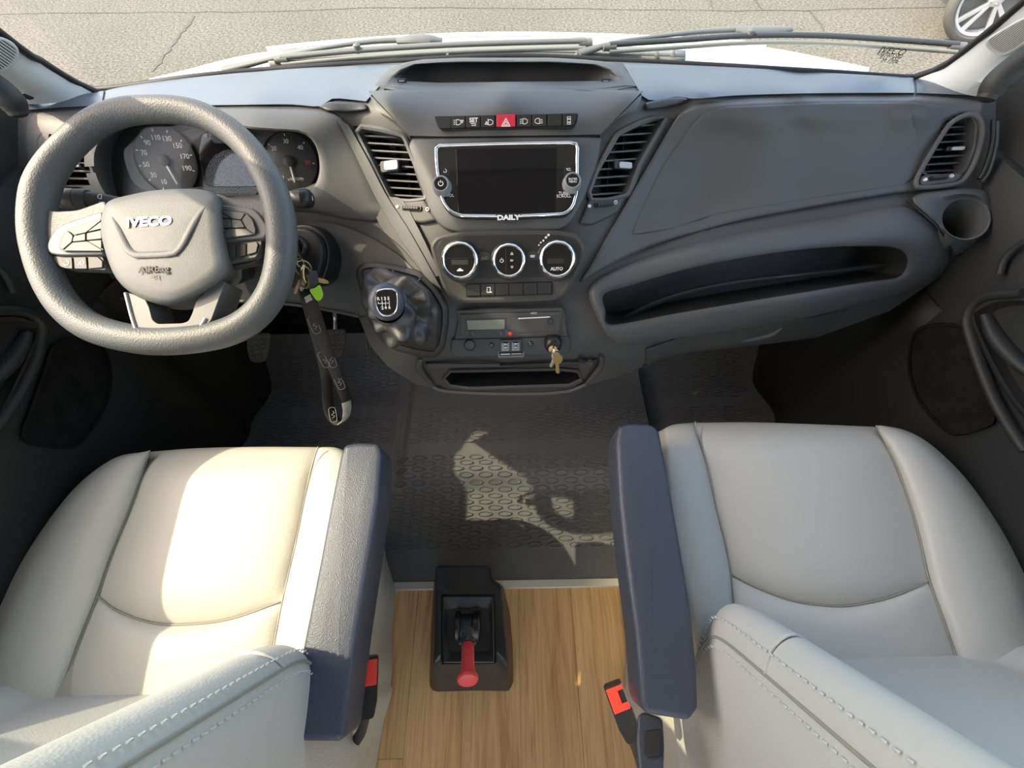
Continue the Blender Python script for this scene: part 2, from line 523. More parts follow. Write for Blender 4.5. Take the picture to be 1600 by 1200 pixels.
def wood():
    m, t, b = nt('oak_vinyl')
    c = t.nodes.new('ShaderNodeTexCoord'); oi = t.nodes.new('ShaderNodeObjectInfo')
    mp = t.nodes.new('ShaderNodeMapping'); mp.inputs['Scale'].default_value = (10, .8, 10)
    t.links.new(c.outputs['Object'], mp.inputs['Vector'])
    off = t.nodes.new('ShaderNodeVectorMath'); off.operation = 'MULTIPLY_ADD'
    off.inputs[1].default_value = (37, 53, 11)
    t.links.new(oi.outputs['Random'], off.inputs[0]); t.links.new(mp.outputs[0], off.inputs[2])
    n1 = noise(t, 1.6, 5, .62, vec=off.outputs[0]); n1.inputs['Distortion'].default_value = 2.2
    r1 = ramp(t, n1.outputs['Fac'], [(.30, (.48, .25, .092)), (.45, (.67, .395, .165)), (.70, (.76, .475, .215))])
    mp2 = t.nodes.new('ShaderNodeMapping'); mp2.inputs['Scale'].default_value = (190, 6, 60)
    t.links.new(c.outputs['Object'], mp2.inputs['Vector'])
    n2 = noise(t, 1.0, 3, .6, vec=mp2.outputs[0])
    r2 = ramp(t, n2.outputs['Fac'], [(.34, (.80, .76, .70)), (.55, (1, 1, 1))])
    mx = t.nodes.new('ShaderNodeMix'); mx.data_type = 'RGBA'; mx.blend_type = 'MULTIPLY'; mx.inputs[0].default_value = 1
    t.links.new(r1.outputs[0], mx.inputs[6]); t.links.new(r2.outputs[0], mx.inputs[7])
    hs = t.nodes.new('ShaderNodeHueSaturation')
    mr = t.nodes.new('ShaderNodeMapRange'); mr.inputs[3].default_value = .86; mr.inputs[4].default_value = 1.10
    t.links.new(oi.outputs['Random'], mr.inputs[0]); t.links.new(mr.outputs[0], hs.inputs['Value'])
    t.links.new(mx.outputs[2], hs.inputs['Color']); t.links.new(hs.outputs[0], b.inputs['Base Color'])
    b.inputs['Roughness'].default_value = .45
    bump(t, b, n2.outputs['Fac'], .15, .0008)
    return m
M['wood'] = wood()

def asphalt():
    m, t, b = nt('pale_asphalt')
    n = noise(t, 32, 7, .8); big = noise(t, .8, 4, .6)
    r = ramp(t, n.outputs['Fac'], [(.36, (.060, .056, .048)), (.49, (.195, .183, .158)), (.60, (.34, .322, .28))])
    r2 = ramp(t, big.outputs['Fac'], [(.35, (.86, .88, .80)), (.65, (1, 1, 1))])
    mx = t.nodes.new('ShaderNodeMix'); mx.data_type = 'RGBA'; mx.blend_type = 'MULTIPLY'; mx.inputs[0].default_value = 1
    t.links.new(r.outputs[0], mx.inputs[6]); t.links.new(r2.outputs[0], mx.inputs[7])
    t.links.new(mx.outputs[2], b.inputs['Base Color'])
    b.inputs['Roughness'].default_value = .95
    bump(t, b, n.outputs['Fac'], 1.0, .03)
    return m
M['asphalt'] = asphalt()
M['crack'] = plain('crack_dark', (.10, .095, .08), .95)

def glass(name, tint=(.93, .97, .95), f=.05):
    m = bpy.data.materials.new(name); m.use_nodes = True
    t = m.node_tree; t.nodes.clear()
    o = t.nodes.new('ShaderNodeOutputMaterial'); mx = t.nodes.new('ShaderNodeMixShader')
    tr = t.nodes.new('ShaderNodeBsdfTransparent'); tr.inputs[0].default_value = (*tint, 1)
    gl = t.nodes.new('ShaderNodeBsdfGlossy'); gl.inputs['Roughness'].default_value = .02
    ge = t.nodes.new('ShaderNodeNewGeometry')
    dt = t.nodes.new('ShaderNodeVectorMath'); dt.operation = 'DOT_PRODUCT'
    t.links.new(ge.outputs['Normal'], dt.inputs[0]); t.links.new(ge.outputs['Incoming'], dt.inputs[1])
    def mth(op, a, b=None):
        n = t.nodes.new('ShaderNodeMath'); n.operation = op
        for i, q in enumerate((a, b)):
            if q is None: continue
            if isinstance(q, (int, float)): n.inputs[i].default_value = q
            else: t.links.new(q, n.inputs[i])
        return n.outputs[0]
    k = mth('POWER', mth('SUBTRACT', 1.0, mth('ABSOLUTE', dt.outputs['Value'])), 5.0)      # same from both sides of the pane
    fr_out = mth('ADD', mth('MULTIPLY', k, .9 if f > .02 else .5), f)
    t.links.new(fr_out, mx.inputs[0]); t.links.new(tr.outputs[0], mx.inputs[1]); t.links.new(gl.outputs[0], mx.inputs[2])
    t.links.new(mx.outputs[0], o.inputs['Surface'])
    return m
M['glass'] = glass('clear_glass', f=.025)
M['lens'] = glass('cluster_lens', (.92, .92, .92), f=.012)

M['seam'] = plain('seam_shadow_cream', (.30, .29, .25), .6)  # darker cream puts the shade of seam grooves into the colour
# ------------------------------------------------------------------ outside: ground, cracks
GZ = -0.75
ground = mk('ground', [(-14, -6, GZ), (14, -6, GZ), (14, 22, GZ), (-14, 22, GZ)], [(0, 1, 2, 3)], M['asphalt'], smooth=False)
ground['kind'] = 'structure'
def crack(pxs, w):
    P = [Wz(x, y, GZ) for x, y in pxs]
    Q = cr(P, len(P)*6); rnd = random.Random(len(pxs))
    V, F = [], []
    for i, q in enumerate(Q):
        t = nrm(Q[min(i+1, len(Q)-1)] - Q[max(i-1, 0)]); sd = np.cross(t, (0, 0, 1)); k = w*rnd.uniform(.4, 1.2)
        j = sd*rnd.uniform(-.02, .02)
        V += [q + sd*k + j + (0, 0, .004), q - sd*k + j + (0, 0, .004)]
        if i: a = 2*i; F.append((a-2, a-1, a+1, a))
    o = mk('pavement_crack', V, F, M['crack'], ground, smooth=False); o['kind'] = 'structure'
crack([(240, 112), (262, 80), (285, 50), (305, 25)], .022)
crack([(0, 22), (200, 20), (420, 18), (620, 12), (900, 14), (1180, 17), (1400, 13), (1600, 10)], .012)
crack([(1180, 0), (1190, 16)], .012)
crack([(1262, 16), (1275, 30), (1290, 48)], .012)
crack([(1110, 0), (1113, 15)], .010)

# ------------------------------------------------------------------ floor: rubber front, oak planks behind, metal strip between
floor = structure('floor')
mk('subfloor', [(-1, -1.6, -.03), (1, -1.6, -.03), (1, 1.02, -.03), (-1, 1.02, -.03), (-1, -1.6, -.012), (1, -1.6, -.012), (1, 1.02, -.012), (-1, 1.02, -.012)],
   [(0, 1, 2, 3), (4, 5, 6, 7), (0, 1, 5, 4), (1, 2, 6, 5), (2, 3, 7, 6), (3, 0, 4, 7)], M['liner'], floor, smooth=False)
STRIP_Y = 0.143
edges_x = [float(Wz(x, 1000, 0)[0]) for x in (647, 727, 811, 897)]
w_pl = (edges_x[-1] - edges_x[0]) / 3
xs = [edges_x[0] - w_pl*k for k in (4, 3, 2, 1)] + edges_x + [edges_x[-1] + w_pl*k for k in (1, 2, 3, 4, 5)]
prnd = random.Random(3)
def plank(x0, x1, y0, y1):
    g = .0003
    V = []
    for z, e in ((-.012, 0), (-.0005, 0), (0, .0006)):
        V += [(x0+g+e, y0+g+e, z), (x1-g-e, y0+g+e, z), (x1-g-e, y1-g-e, z), (x0+g+e, y1-g-e, z)]
    F = [(0, 1, 2, 3), (8, 9, 10, 11)]
    for k in (0, 4):
        for j in range(4): F.append((k+j, k+(j+1) % 4, k+4+(j+1) % 4, k+4+j))
    mk('plank', V, F, M['wood'], floor, smooth=False)
for i in range(len(xs) - 1):
    x0, x1 = xs[i], xs[i+1]
    cut = float(Wz(605, 1186, 0)[1]) if i in (2, 3) else prnd.uniform(-.9, -.5)
    plank(x0, x1, cut, STRIP_Y - .008)
    plank(x0, x1, cut - .7, cut)
strip = mk('trim_1', [(-.93, STRIP_Y-.011, 0), (.93, STRIP_Y-.011, 0), (.93, STRIP_Y-.008, .005), (-.93, STRIP_Y-.008, .005), (.93, STRIP_Y+.010, .006), (-.93, STRIP_Y+.010, .006), (.93, STRIP_Y+.013, 0), (-.93, STRIP_Y+.013, 0)],
           [(0, 1, 2, 3), (3, 2, 4, 5), (5, 4, 6, 7), (0, 3, 5, 7), (1, 6, 4, 2)], M['alu'], smooth=False)
strip['kind'] = 'structure'; strip['label'] = 'aluminium strip between rubber mat and oak planks'

# rubber mat with a raised middle (over the gearbox tunnel) and embossed ovals
def sstep(a, b, x):
    t = min(1, max(0, (x-a)/(b-a))); return t*t*(3-2*t)
def mat_z(x, y):
    z = .004
    tun = sstep(-.385, -.335, x)*(1 - sstep(.455, .475, x))*sstep(.40, .47, y)
    z += .045*tun
    z += .020*math.exp(-((x + .395)/.018)**2)*sstep(.38, .50, y)
    z += .50*max(0, y - .80)*(1 if y < 1.05 else 1)
    return z
rubber = thing('rubber_floor_mat', (0, .55, 0), 'black rubber cab floor mat embossed with rows of ovals', 'floor mat')
rows = []
for y in np.concatenate([np.linspace(STRIP_Y + .011, .36, 6), np.linspace(.38, .50, 10), np.linspace(.53, 1.0, 18)]):
    rows.append([(x, y, mat_z(x, y)) for x in np.linspace(-.925, .925, 150)])
sheet('mat_sheet', rows, M['mat'], rubber, angle=60)
def ovals(x0, x1, y0, y1, sx, sy, name='embossed_oval', ow=.0235, ol=.0078):
    V, F = [], []
    r = 0; y = y0
    prof = [(1.0, -.001), (1.0, .0032), (.86, .0046), (.68, .0012)]
    while y <= y1:
        x = x0 + (sx/2 if r % 2 else 0)
        while x <= x1:
            b = len(V)
            for k, h in prof:
                for a in range(10):
                    t = a/10*2*math.pi; c, s_ = math.cos(t), math.sin(t)
                    px_ = x + ow*k*math.copysign(abs(c)**.85, c); py_ = y + ol*k*math.copysign(abs(s_)**1.15, s_)
                    V.append((px_, py_, mat_z(px_, py_) + h))
            for q in range(3):
                for a in range(10):
                    F.append((b+q*10+a, b+q*10+(a+1) % 10, b+(q+1)*10+(a+1) % 10, b+(q+1)*10+a))
            F.append(tuple(b+30+a for a in range(10)))
            x += sx
        y += sy; r += 1
    o = mk(name, V, F, M['mat'], rubber, angle=30); o['kind'] = 'stuff'
a, b_ = Wz(605, 857, 0), Wz(965, 716, 0)
ovals(-.36, .36, a[1], b_[1], .060, .0188)
ovals(-.325, .44, float(Wz(800, 688, .045)[1]), float(Wz(800, 632, .045)[1]), .060, .0195)
ovals(-.86, -.425, float(Wz(500, 690, 0)[1]), float(Wz(500, 652, 0)[1]), .060, .0195)
ovals(-.86, -.425, float(Wz(500, 633, 0)[1]), .93, .060, .0195)
ovals(.52, .86, float(Wz(1100, 655, 0)[1]), float(Wz(1100, 636, 0)[1]), .060, .0195)
ovals(.50, .86, float(Wz(1100, 618, 0)[1]), .93, .060, .0195)

# ------------------------------------------------------------------ cab shell
def boxv(x0, x1, y0, y1, z0, z1):
    V = [(x0, y0, z0), (x1, y0, z0), (x1, y1, z0), (x0, y1, z0), (x0, y0, z1), (x1, y0, z1), (x1, y1, z1), (x0, y1, z1)]
    F = [(0, 1, 2, 3), (4, 5, 6, 7), (0, 1, 5, 4), (1, 2, 6, 5), (2, 3, 7, 6), (3, 0, 4, 7)]
    return V, F
fw = structure('wall_front')
sheet('firewall', [[(x, y, z) for x in np.linspace(-1.0, 1.0, 5)] for y, z in ((.985, .05), (1.03, .14), (1.08, .40), (1.09, .78))], M['carpet'], fw, solid=.02)
def side(sgn, name_wall, door_name, win_name, trim_name):
    X = .945*sgn
    wall = structure(name_wall)
    # foot well lining with a moulded wheel-arch bulge
    rows = []
    for z in np.linspace(-.01, .62, 9):
        rows.append([((.935 - .045*math.exp(-((y-.80)/.10)**2) - .02*math.exp(-((y-.62)/.035)**2) + .01*sstep(.3, .6, z))*sgn, y, z) for y in np.linspace(.36, 1.05, 26)])
    sheet('footwell_liner', rows, M['liner'], wall, solid=.01)
    # body side behind the door, up to the roof
    Xo = 1.0*sgn
    mk('side_panel', [(Xo-.03*sgn, -1.6, -.03), (Xo-.03*sgn, -.42, -.03), (Xo-.03*sgn, -.42, 1.80), (Xo-.03*sgn, -1.6, 1.80),
                      (Xo+.02*sgn, -1.6, -.03), (Xo+.02*sgn, -.42, -.03), (Xo+.02*sgn, -.42, 1.80), (Xo+.02*sgn, -1.6, 1.80)],
       [(0, 1, 2, 3), (4, 5, 6, 7), (0, 1, 5, 4), (1, 2, 6, 5), (2, 3, 7, 6), (3, 0, 4, 7)], M['ceiling'], wall, smooth=False)
    mk('roof_rail', [(.90*sgn, -.42, 1.74), (.90*sgn, .45, 1.74), (1.0*sgn, .45, 1.74), (1.0*sgn, -.42, 1.74), (.90*sgn, -.42, 1.82), (.90*sgn, .45, 1.82), (1.0*sgn, .45, 1.82), (1.0*sgn, -.42, 1.82)],
       [(0, 1, 2, 3), (4, 5, 6, 7), (0, 1, 5, 4), (1, 2, 6, 5), (2, 3, 7, 6), (3, 0, 4, 7)], M['ceiling'], wall, smooth=False)
    # door: a thick lower panel and a window above it
    door = structure(door_name, (.93*sgn, .2, .5))
    def dx(y, z):           # inner face of the door panel
        return (.935 - .012*sstep(.30, .42, z) + .02*sstep(.78, .85, z))*sgn
    zs = list(np.linspace(.02, .82, 18)) + [.845, .855]
    rows = [[(dx(y, z) + (.03*sgn if z > .85 else 0), y, z) for y in np.linspace(-.40, .84, 26)] for z in zs]
    sheet('door_panel', rows, M['door'], door, solid=.05*1, solid_off=1 if sgn > 0 else 1)
    mk('door_skin', [(1.0*sgn, -.42, -.05), (1.0*sgn, 1.1, -.05), (1.0*sgn, 1.1, .85), (1.0*sgn, -.42, .85), (1.02*sgn, -.42, -.05), (1.02*sgn, 1.1, -.05), (1.02*sgn, 1.1, .85), (1.02*sgn, -.42, .85)],
       [(0, 1, 2, 3), (4, 5, 6, 7), (0, 1, 5, 4), (1, 2, 6, 5), (2, 3, 7, 6), (3, 0, 4, 7)], M['paint'], door, smooth=False)
    # recess of the inside door handle, and the handle
    fd = Frame((dx(.5, .6), .5, .6), (-sgn, 0, 0), (0, 1, 0) if sgn < 0 else (0, -1, 0))
    fd.y = np.array([0, 0, 1.0]); fd.x = np.cross(fd.y, fd.n)
    if sgn > 0: ring_px = [(1523, 500), (1530, 484), (1556, 472), (1600, 470), (1640, 480), (1650, 560), (1630, 660), (1600, 640), (1560, 580)]
    else: ring_px = [(58, 520), (52, 508), (20, 500), (-20, 505), (-60, 520), (-70, 600), (-50, 690), (-10, 660), (30, 585)]
    def onx(p, ex=0.0): return Wx(p[0], p[1], (.918 + ex)*sgn)
    Lp = cr(np.array(ring_px, float), 48, True); c0 = Lp.mean(0)
    loops = [[onx(p) for p in grow(Lp, 9)], [onx(p, -.014) for p in grow(Lp, 5)], [onx(p, -.014) for p in Lp]]
    base = [onx(p, -.010) for p in shrink(Lp, .97, c0)]
    mid = np.mean(base, 0)
    loops += [base, [mid + (q-mid)*.9 + np.array([.02*sgn, 0, 0]) for q in base], [mid + (q-mid)*.8 + np.array([.026*sgn, 0, 0]) for q in base]]
    loft('handle_recess', loops, M['dash_dark'], door, angle=50)
    if sgn > 0: hp = [(1540, 492), (1556, 525), (1585, 560), (1615, 585)]
    else: hp = [(42, 520), (30, 545), (8, 575), (-20, 600)]
    hh = tube('inside_handle', [onx(p, -.004) for p in hp], [.010, .016, .017, .014], M['door'], door, squash=.7)
    # arched grip moulding that runs from the handle down the door
    if sgn > 0: gp = [(1515, 520), (1512, 497), (1524, 474), (1548, 462), (1600, 458)]; g2 = [(1514, 515), (1528, 560), (1552, 620), (1580, 670), (1604, 705)]
    else: gp = [(66, 520), (62, 505), (48, 492), (20, 486), (-20, 486)]; g2 = [(66, 515), (56, 560), (35, 605), (10, 645), (-15, 680)]
    tube('grip_moulding', [onx(p, -.012) for p in gp], .011, M['door'], door, squash=.8)
    tube('grip_moulding', [onx(p, -.012) for p in g2], .011, M['door'], door, squash=.8)
    # upper pocket edge and speaker field
    if sgn > 0:
        up = [(1562, 428), (1570, 405), (1590, 385), (1620, 370)]
        sp = [(1428, 525), (1455, 510), (1500, 512), (1515, 545), (1535, 600), (1552, 650), (1548, 662), (1505, 676), (1480, 672), (1440, 630), (1422, 580)]
    else:
        up = [(22, 458), (15, 440), (5, 425), (-20, 405)]
        sp = [(160, 545), (125, 530), (85, 540), (70, 580), (45, 650), (35, 680), (50, 692), (100, 698), (125, 690), (160, 640), (172, 590)]
    tube('pocket_edge', [onx(p, -.006) for p in up], .006, M['door'], door)
    Ls = cr(np.array(sp, float), 40, True)
    loft('speaker_field', [[onx(p, .01) for p in grow(Ls, 5)], [onx(p, -.006) for p in grow(Ls, 2)], [onx(p, -.006) for p in Ls], [onx(p, .001) for p in grow(Ls, -3)]], M['carpet'], door, angle=40)
    # window glass and its rear pillar and rubber channel
    win = structure(win_name)
    XW = .965*sgn
    mk('pane', [(XW, -.36, .83), (XW, .86, .83), (XW, .72, 1.20), (XW, .46, 1.74), (XW, -.36, 1.74)], [(0, 1, 2, 3, 4)], M['glass'], win, smooth=False)
    mk('pillar', [(.945*sgn, -.42, .85), (.945*sgn, -.06, .85), (.945*sgn, -.01, 1.78), (.945*sgn, -.42, 1.78), (1.0*sgn, -.42, .85), (1.0*sgn, -.06, .85), (1.0*sgn, -.01, 1.78), (1.0*sgn, -.42, 1.78)],
       [(0, 1, 2, 3), (4, 5, 6, 7), (0, 1, 5, 4), (1, 2, 6, 5), (2, 3, 7, 6), (3, 0, 4, 7)], M['pillar'], win, smooth=False)
    # panel in the front corner of the window, under the pillar
    gp_ = [(.61, .80), (1.02, .80), (1.0, .97), (.86, 1.0), (.75, .95), (.63, .87)]
    V = [(x, y, z) for x in (.955*sgn, .985*sgn) for y, z in gp_]
    mk('corner_panel', V, [tuple(range(6)), tuple(range(6, 12))] + [(i, (i+1) % 6, 6+(i+1) % 6, 6+i) for i in range(6)], M['dash_dark'], door, smooth=False, bevel=.004)
    # windscreen pillar
    tr = structure(trim_name)
    if sgn < 0:
        A = [W(152, 147, .835), W(112, 128, .80), W(55, 92, .73), W(0, 54, .665)]
        B = [W(44, 163, .775), W(36, 152, .755), W(15, 137, .73), W(0, 126, .71)]
    else:
        A = [W(1430, 123, .835), W(1475, 106, .80), W(1538, 58, .73), W(1600, 6, .665)]
        B = [W(1536, 152, .775), W(1538, 140, .755), W(1565, 112, .73), W(1600, 85, .71)]
    top_a, top_b = np.array([.76*sgn, .47, 1.76]), np.array([.95*sgn, .45, 1.76])
    A.append(A[-1]*.5 + top_a*.5); B.append(B[-1]*.5 + top_b*.5); A.append(top_a); B.append(top_b)
    ca, cb = cr(A, 26), cr(B, 26)
    rows = []
    for p, q in zip(ca, cb):
        out = np.array([.5*sgn, .35, .1]);
        rows.append([p*(1-t) + q*t - nrm(np.array([.6*sgn, .8, 0]))*.014*math.sin(math.pi*t) for t in np.linspace(0, 1, 8)] + [q + np.array([.03*sgn, .02, 0])])
    sheet('pillar_cover', rows, M['pillar'], tr, angle=60)
    tube('glass_edge_seal', [p + np.array([0, .003, .002]) for p in A], .0062, M['seal'], tr, m=40, n=8)
    tube('door_seal', [q + np.array([.012*sgn, .02, -.006]) for q in B] , .009, M['seal'], tr, m=40, n=10)
    # fine speaker louvres on the pillar
    if sgn < 0: cpx, spx = (-4, 82), [(24, 76), (20, 92), (4, 106), (-24, 112), (-55, 90), (-40, 60), (-10, 56), (14, 64)]
    else: cpx, spx = (1592, 55), [(1545, 62), (1552, 76), (1572, 82), (1600, 66), (1630, 45), (1625, 20), (1600, 28), (1570, 45)]
    def sp_(i, t): return ca[i]*(1-t) + cb[i]*t - nrm(np.array([.6*sgn, .8, 0]))*.014*math.sin(math.pi*t)
    def pxl(p):
        q = CR.T @ (np.asarray(p) - CC); return np.array([800 + FPX*q[0]/-q[2], 600 - FPX*q[1]/-q[2]])
    bi, bt = min(((i, t) for i in range(1, 24) for t in np.linspace(.1, .9, 17)), key=lambda k: np.linalg.norm(pxl(sp_(*k)) - np.array(cpx)))
    e1, e2 = sp_(bi+1, bt) - sp_(bi-1, bt), sp_(bi, bt+.08) - sp_(bi, bt-.08)
    n0 = nrm(np.cross(e1, e2)); n0 = n0 if n0 @ (CC - sp_(bi, bt)) > 0 else -n0
    fp = Frame(sp_(bi, bt), n0, e1)
    L = cr(np.array(spx, float), 36, True)
    hb = .005
    prism('louvre_field', fp, fp.px(L), -.02, hb - .004, M['pillar_dark'], tr, bevel=.001)
    uv = np.array(fp.px(L)); lo, hi = uv.min(0), uv.max(0)
    nl = 15
    for i in range(nl):
        v = lo[1] + (hi[1]-lo[1])*(i+.5)/nl
        xs_ = []
        for k in range(len(uv)):
            p, q = uv[k-1], uv[k]
            if (p[1] > v) != (q[1] > v): xs_.append(p[0] + (q[0]-p[0])*(v-p[1])/(q[1]-p[1]))
        if len(xs_) >= 2:
            w = (hi[1]-lo[1])/nl*.28
            prism('louvre', fp, [(min(xs_), v-w), (max(xs_), v-w), (max(xs_), v+w), (min(xs_), v+w)], hb-.006, hb, M['pillar'], tr)
    tube('louvre_rim', [fp.p(u, v, hb-.002) for u, v in uv], .0022, M['pillar'], tr, closed=True, m=40, n=6)
    # padded grab handle at the foot of the pillar
    gh = thing('grab_handle', B[1], 'dark grab handle on the pillar beside the %s' % ('steering wheel' if sgn < 0 else 'passenger air vent'), 'handle', 'grab handles at the windscreen pillars')
    if sgn < 0: path = [W(26, 172, .70), W(14, 155, .69), W(-14, 132, .675), W(-60, 105, .65)]
    else: path = [W(1545, 148, .70), W(1560, 128, .69), W(1590, 104, .675), W(1640, 70, .65)]
    tube('grip', path, [.016, .021, .022, .022], M['door'], gh, n=14)
    e = path[0]
    lathe('end_cap', Frame(e, nrm(e - path[1])), 0, 0, [(.016, -.004), (.014, .006), (.008, .010), (.002, .011)], M['dash_dark'], gh, n=14)
    return door
side(-1, 'wall_left', 'door_1', 'window_2', 'trim_2')
side(1, 'wall_right', 'door_2', 'window_3', 'trim_3')

ceil = structure('ceiling')
V, F = boxv(-1.02, 1.02, -1.6, .50, 1.80, 1.86); mk('headliner', V, F, M['ceiling'], ceil, smooth=False)
V, F = boxv(-1.04, 1.04, .50, 1.12, 1.80, 1.90); mk('overcab_sun_block', V, F, M['paint'], ceil, smooth=False, bevel=.02)  # unseen overcab, added and sized to keep the sun off the dash

# windscreen
win1 = structure('window_1')
BASE = [(152, 136), (200, 131), (300, 117), (400, 107), (500, 100), (600, 94), (790, 84), (980, 92), (1100, 98), (1200, 104), (1300, 110), (1400, 117), (1430, 117)]
bp = cr([S(x, y, .012) for x, y in BASE], 40)
tp = cr([(-.78, .50, 1.78), (-.4, .56, 1.80), (0, .58, 1.80), (.4, .56, 1.80), (.78, .50, 1.78)], 40)
rows = []
for k in np.linspace(-.02, 1, 14):
    rows.append([b*(1-k) + t*k + np.array([0, .05, .03])*math.sin(math.pi*max(0, k)) for b, t in zip(bp, tp)])
sheet('pane', rows, M['glass'], win1, angle=180)
# black border along the foot of the glass
tube('glass_border', [S(x, y + 4, .006) for x, y in [(112, 126), (130, 133)] + BASE + [(1455, 112), (1478, 102)]], .0075, M['seal'], win1, m=70, n=8, squash=.8)
# small printed mark in the corner of the glass
fm = Frame(rows[2][34], nrm(np.cross(rows[2][35]-rows[2][34], rows[3][34]-rows[2][34])))
if fm.n @ (CC - fm.o) < 0: fm = Frame(fm.o, -fm.n)
text('glass_mark', 'IVECO', fm, 1395, 80, .003, .017, M['print_black'], win1, ext=.0001)
for k in range(3):
    text('glass_mark', ('43R-001582', 'E11  AS2', 'M 1204')[k], fm, 1390, 86 + 5*k, .003, .010, M['print_black'], win1, ext=.0001)

# ------------------------------------------------------------------ bonnet, cowl and wipers
bonnet = thing('bonnet', (0, 1.35, .80), 'white painted bonnet of the van seen beyond the windscreen', 'bonnet')
far = [(238, 134, 1.13), (290, 117, 1.22), (350, 97, 1.32), (400, 85, 1.38), (500, 71, 1.45), (640, 59, 1.50), (790, 55, 1.52), (900, 56, 1.52), (1000, 59, 1.50), (1150, 68, 1.45), (1230, 80, 1.38), (1310, 100, 1.26), (1350, 112, 1.18)]
fe = cr([Wy(x, y, Y) for x, y, Y in far], 50)
near = cr([S(x, y, .05) + np.array([0, .03, -.02]) for x, y in [(225, 134), (400, 112), (600, 101), (790, 93), (980, 99), (1200, 110), (1370, 122)]], 50)
rows = [near*(1-t) + fe*t + np.array([0, 0, .018])*math.sin(math.pi*t) for t in np.linspace(0, 1, 10)]
rows += [fe + np.array([0, .02, -.015]), fe + np.array([0, .05, -.06]), fe + np.array([0, .08, -.35])]
sheet('bonnet_panel', rows, M['paint'], bonnet, angle=60)
pl_ = [rows[6][i] + np.array([0, 0, .004]) for i in range(8, 43)]
tube('bonnet_crease', pl_, .006, M['paint'], bonnet, n=6)
cowl = thing('windscreen_cowl', (0, 1.14, .9), 'grey plastic cowl strip at the foot of the windscreen', 'cowl')
cw = [[S(x, y, .03 + .10*k) + np.array([0, .0, -.006 + .004*k]) for x, y in [(420, 100 - 16*k), (600, 92 - 14*k), (790, 86 - 14*k), (980, 90 - 14*k), (1070, 96 - 14*k)]] for k in (0, .5, 1)]
sheet('cowl_panel', [cr(r, 30) for r in cw], M['cowl'], cowl, solid=.01)
for x in (1025, 1050, 900, 700):
    p0, p1 = S(x, 92, .03), S(x, 78, .13)
    tube('cowl_rib', [p0 + (0, 0, .004), p1 + (0, 0, .004)], .004, M['cowl'], cowl, n=6, m=2, smooth_path=False)
def wiper(label, armp, bladep, headp, dz=.0):
    w = thing('windscreen_wiper', W(*armp[0]), label, 'wiper', 'windscreen wipers')
    tube('arm', [W(*p) for p in armp], [.013, .007, .006, .008, .009], M['wiper'], w, squash=.6, n=10)
    B = [W(*p) for p in bladep]
    tube('blade_spine', [p + np.array([0, 0, .004]) for p in B], .0085, M['wiper_dark'] if dz else M['wiper'], w, squash=.6)
    tube('blade_rubber', [p + np.array([0, -.010, -.006]) for p in B], .0035, M['wiper_light'], w, squash=1.2, n=8)
    for q in (0, -1):
        d = nrm(B[1]-B[0]) if q == 0 else nrm(B[-1]-B[-2])
        tube('blade_end_cap', [B[q] - d*.014, B[q] + d*.014], [.010, .011], M['wiper'], w, m=4, n=10, smooth_path=False, squash=.75)
    H = [W(*p) for p in headp]
    tube('blade_clip', H, [.010, .016, .016, .009], M['wiper'], w, squash=.55, n=10)
    mid = B[len(B)//3] if len(B) > 2 else B[0]
    lathe('blade_stop', Frame(mid + np.array([0, 0, .01]), (0, 0, 1)), 0, 0, [(.008, -.01), (.008, .004), (.003, .007)], M['wiper'], w, n=10)
wiper('shorter wiper resting across the left half of the windscreen foot', [(350, 110, .93), (425, 92, .925), (500, 76, .93), (580, 65, .945), (640, 62, .95)],
      [(440, 93, .915), (560, 82, .92), (690, 74, .925), (800, 70, .93), (915, 67, .935)], [(620, 64, .945), (645, 62, .945), (670, 62, .945), (690, 64, .945)])
wiper('longer dark wiper reaching to the windscreen pillar', [(905, 84, .93), (960, 67, .93), (1010, 59, .94), (1090, 50, .95), (1165, 46, .955)],
      [(952, 73, .925), (1060, 66, .93), (1170, 59, .935), (1280, 59, .93), (1400, 66, .915), (1495, 73, .895)], [(1150, 46, .95), (1175, 49, .945), (1210, 49, .945), (1236, 46, .945)], 1)

# ------------------------------------------------------------------ parked car outside (its wheel shows)
car = thing('parked_car', Wz(1530, 66, GZ), 'pale car parked outside, its alloy wheel beyond the windscreen corner', 'car')
WS = 1.22
wc = Wz(1505, 69, GZ) + np.array([0, 0, .335*WS])
# the car faces across: wheel disc faces the van and is a little turned
fwv = nrm(np.array([-.25, -1.0, .0]))
fwh = Frame(wc, fwv)
fwh.x, fwh.y, fwh.n = fwh.x*WS, fwh.y*WS, fwh.n*WS
lathe('tyre', fwh, 0, 0, [(.215, -.10), (.31, -.10), (.330, -.07), (.335, -.02), (.325, .015), (.305, .03), (.285, .032), (.270, .020), (.262, -.06)], M['tyre'], car, n=48, cap0=False, cap1=False)
lathe('brake_disc', fwh, 0, 0, [(.262, -.085), (.262, -.08), (.02, -.08)], M['cowl'], car, n=32)
lathe('rim', fwh, 0, 0, [(.268, -.06), (.274, .018), (.264, .026), (.248, .014), (.240, -.05)], M['alloy'], car, n=48, cap0=False, cap1=False)
for k in range(5):
    a0 = 2*math.pi*k/5 + .35
    for d in (-.17, .17):
        c0, c1 = a0 + d*.5, a0 + d*1.25
        P = [(.03*math.cos(a0), .03*math.sin(a0)), (.256*math.cos(c1-.075), .256*math.sin(c1-.075)), (.256*math.cos(c1+.075), .256*math.sin(c1+.075))]
        q = nrm(np.array([-math.sin(a0), math.cos(a0)]))
        P = [(.05*math.cos(c0)-.014*q[0], .05*math.sin(c0)-.014*q[1]), P[1], P[2], (.05*math.cos(c0)+.014*q[0], .05*math.sin(c0)+.014*q[1])]
        prism('spoke', fwh, P, -.02, .012, M['alloy'], car, bevel=.004)
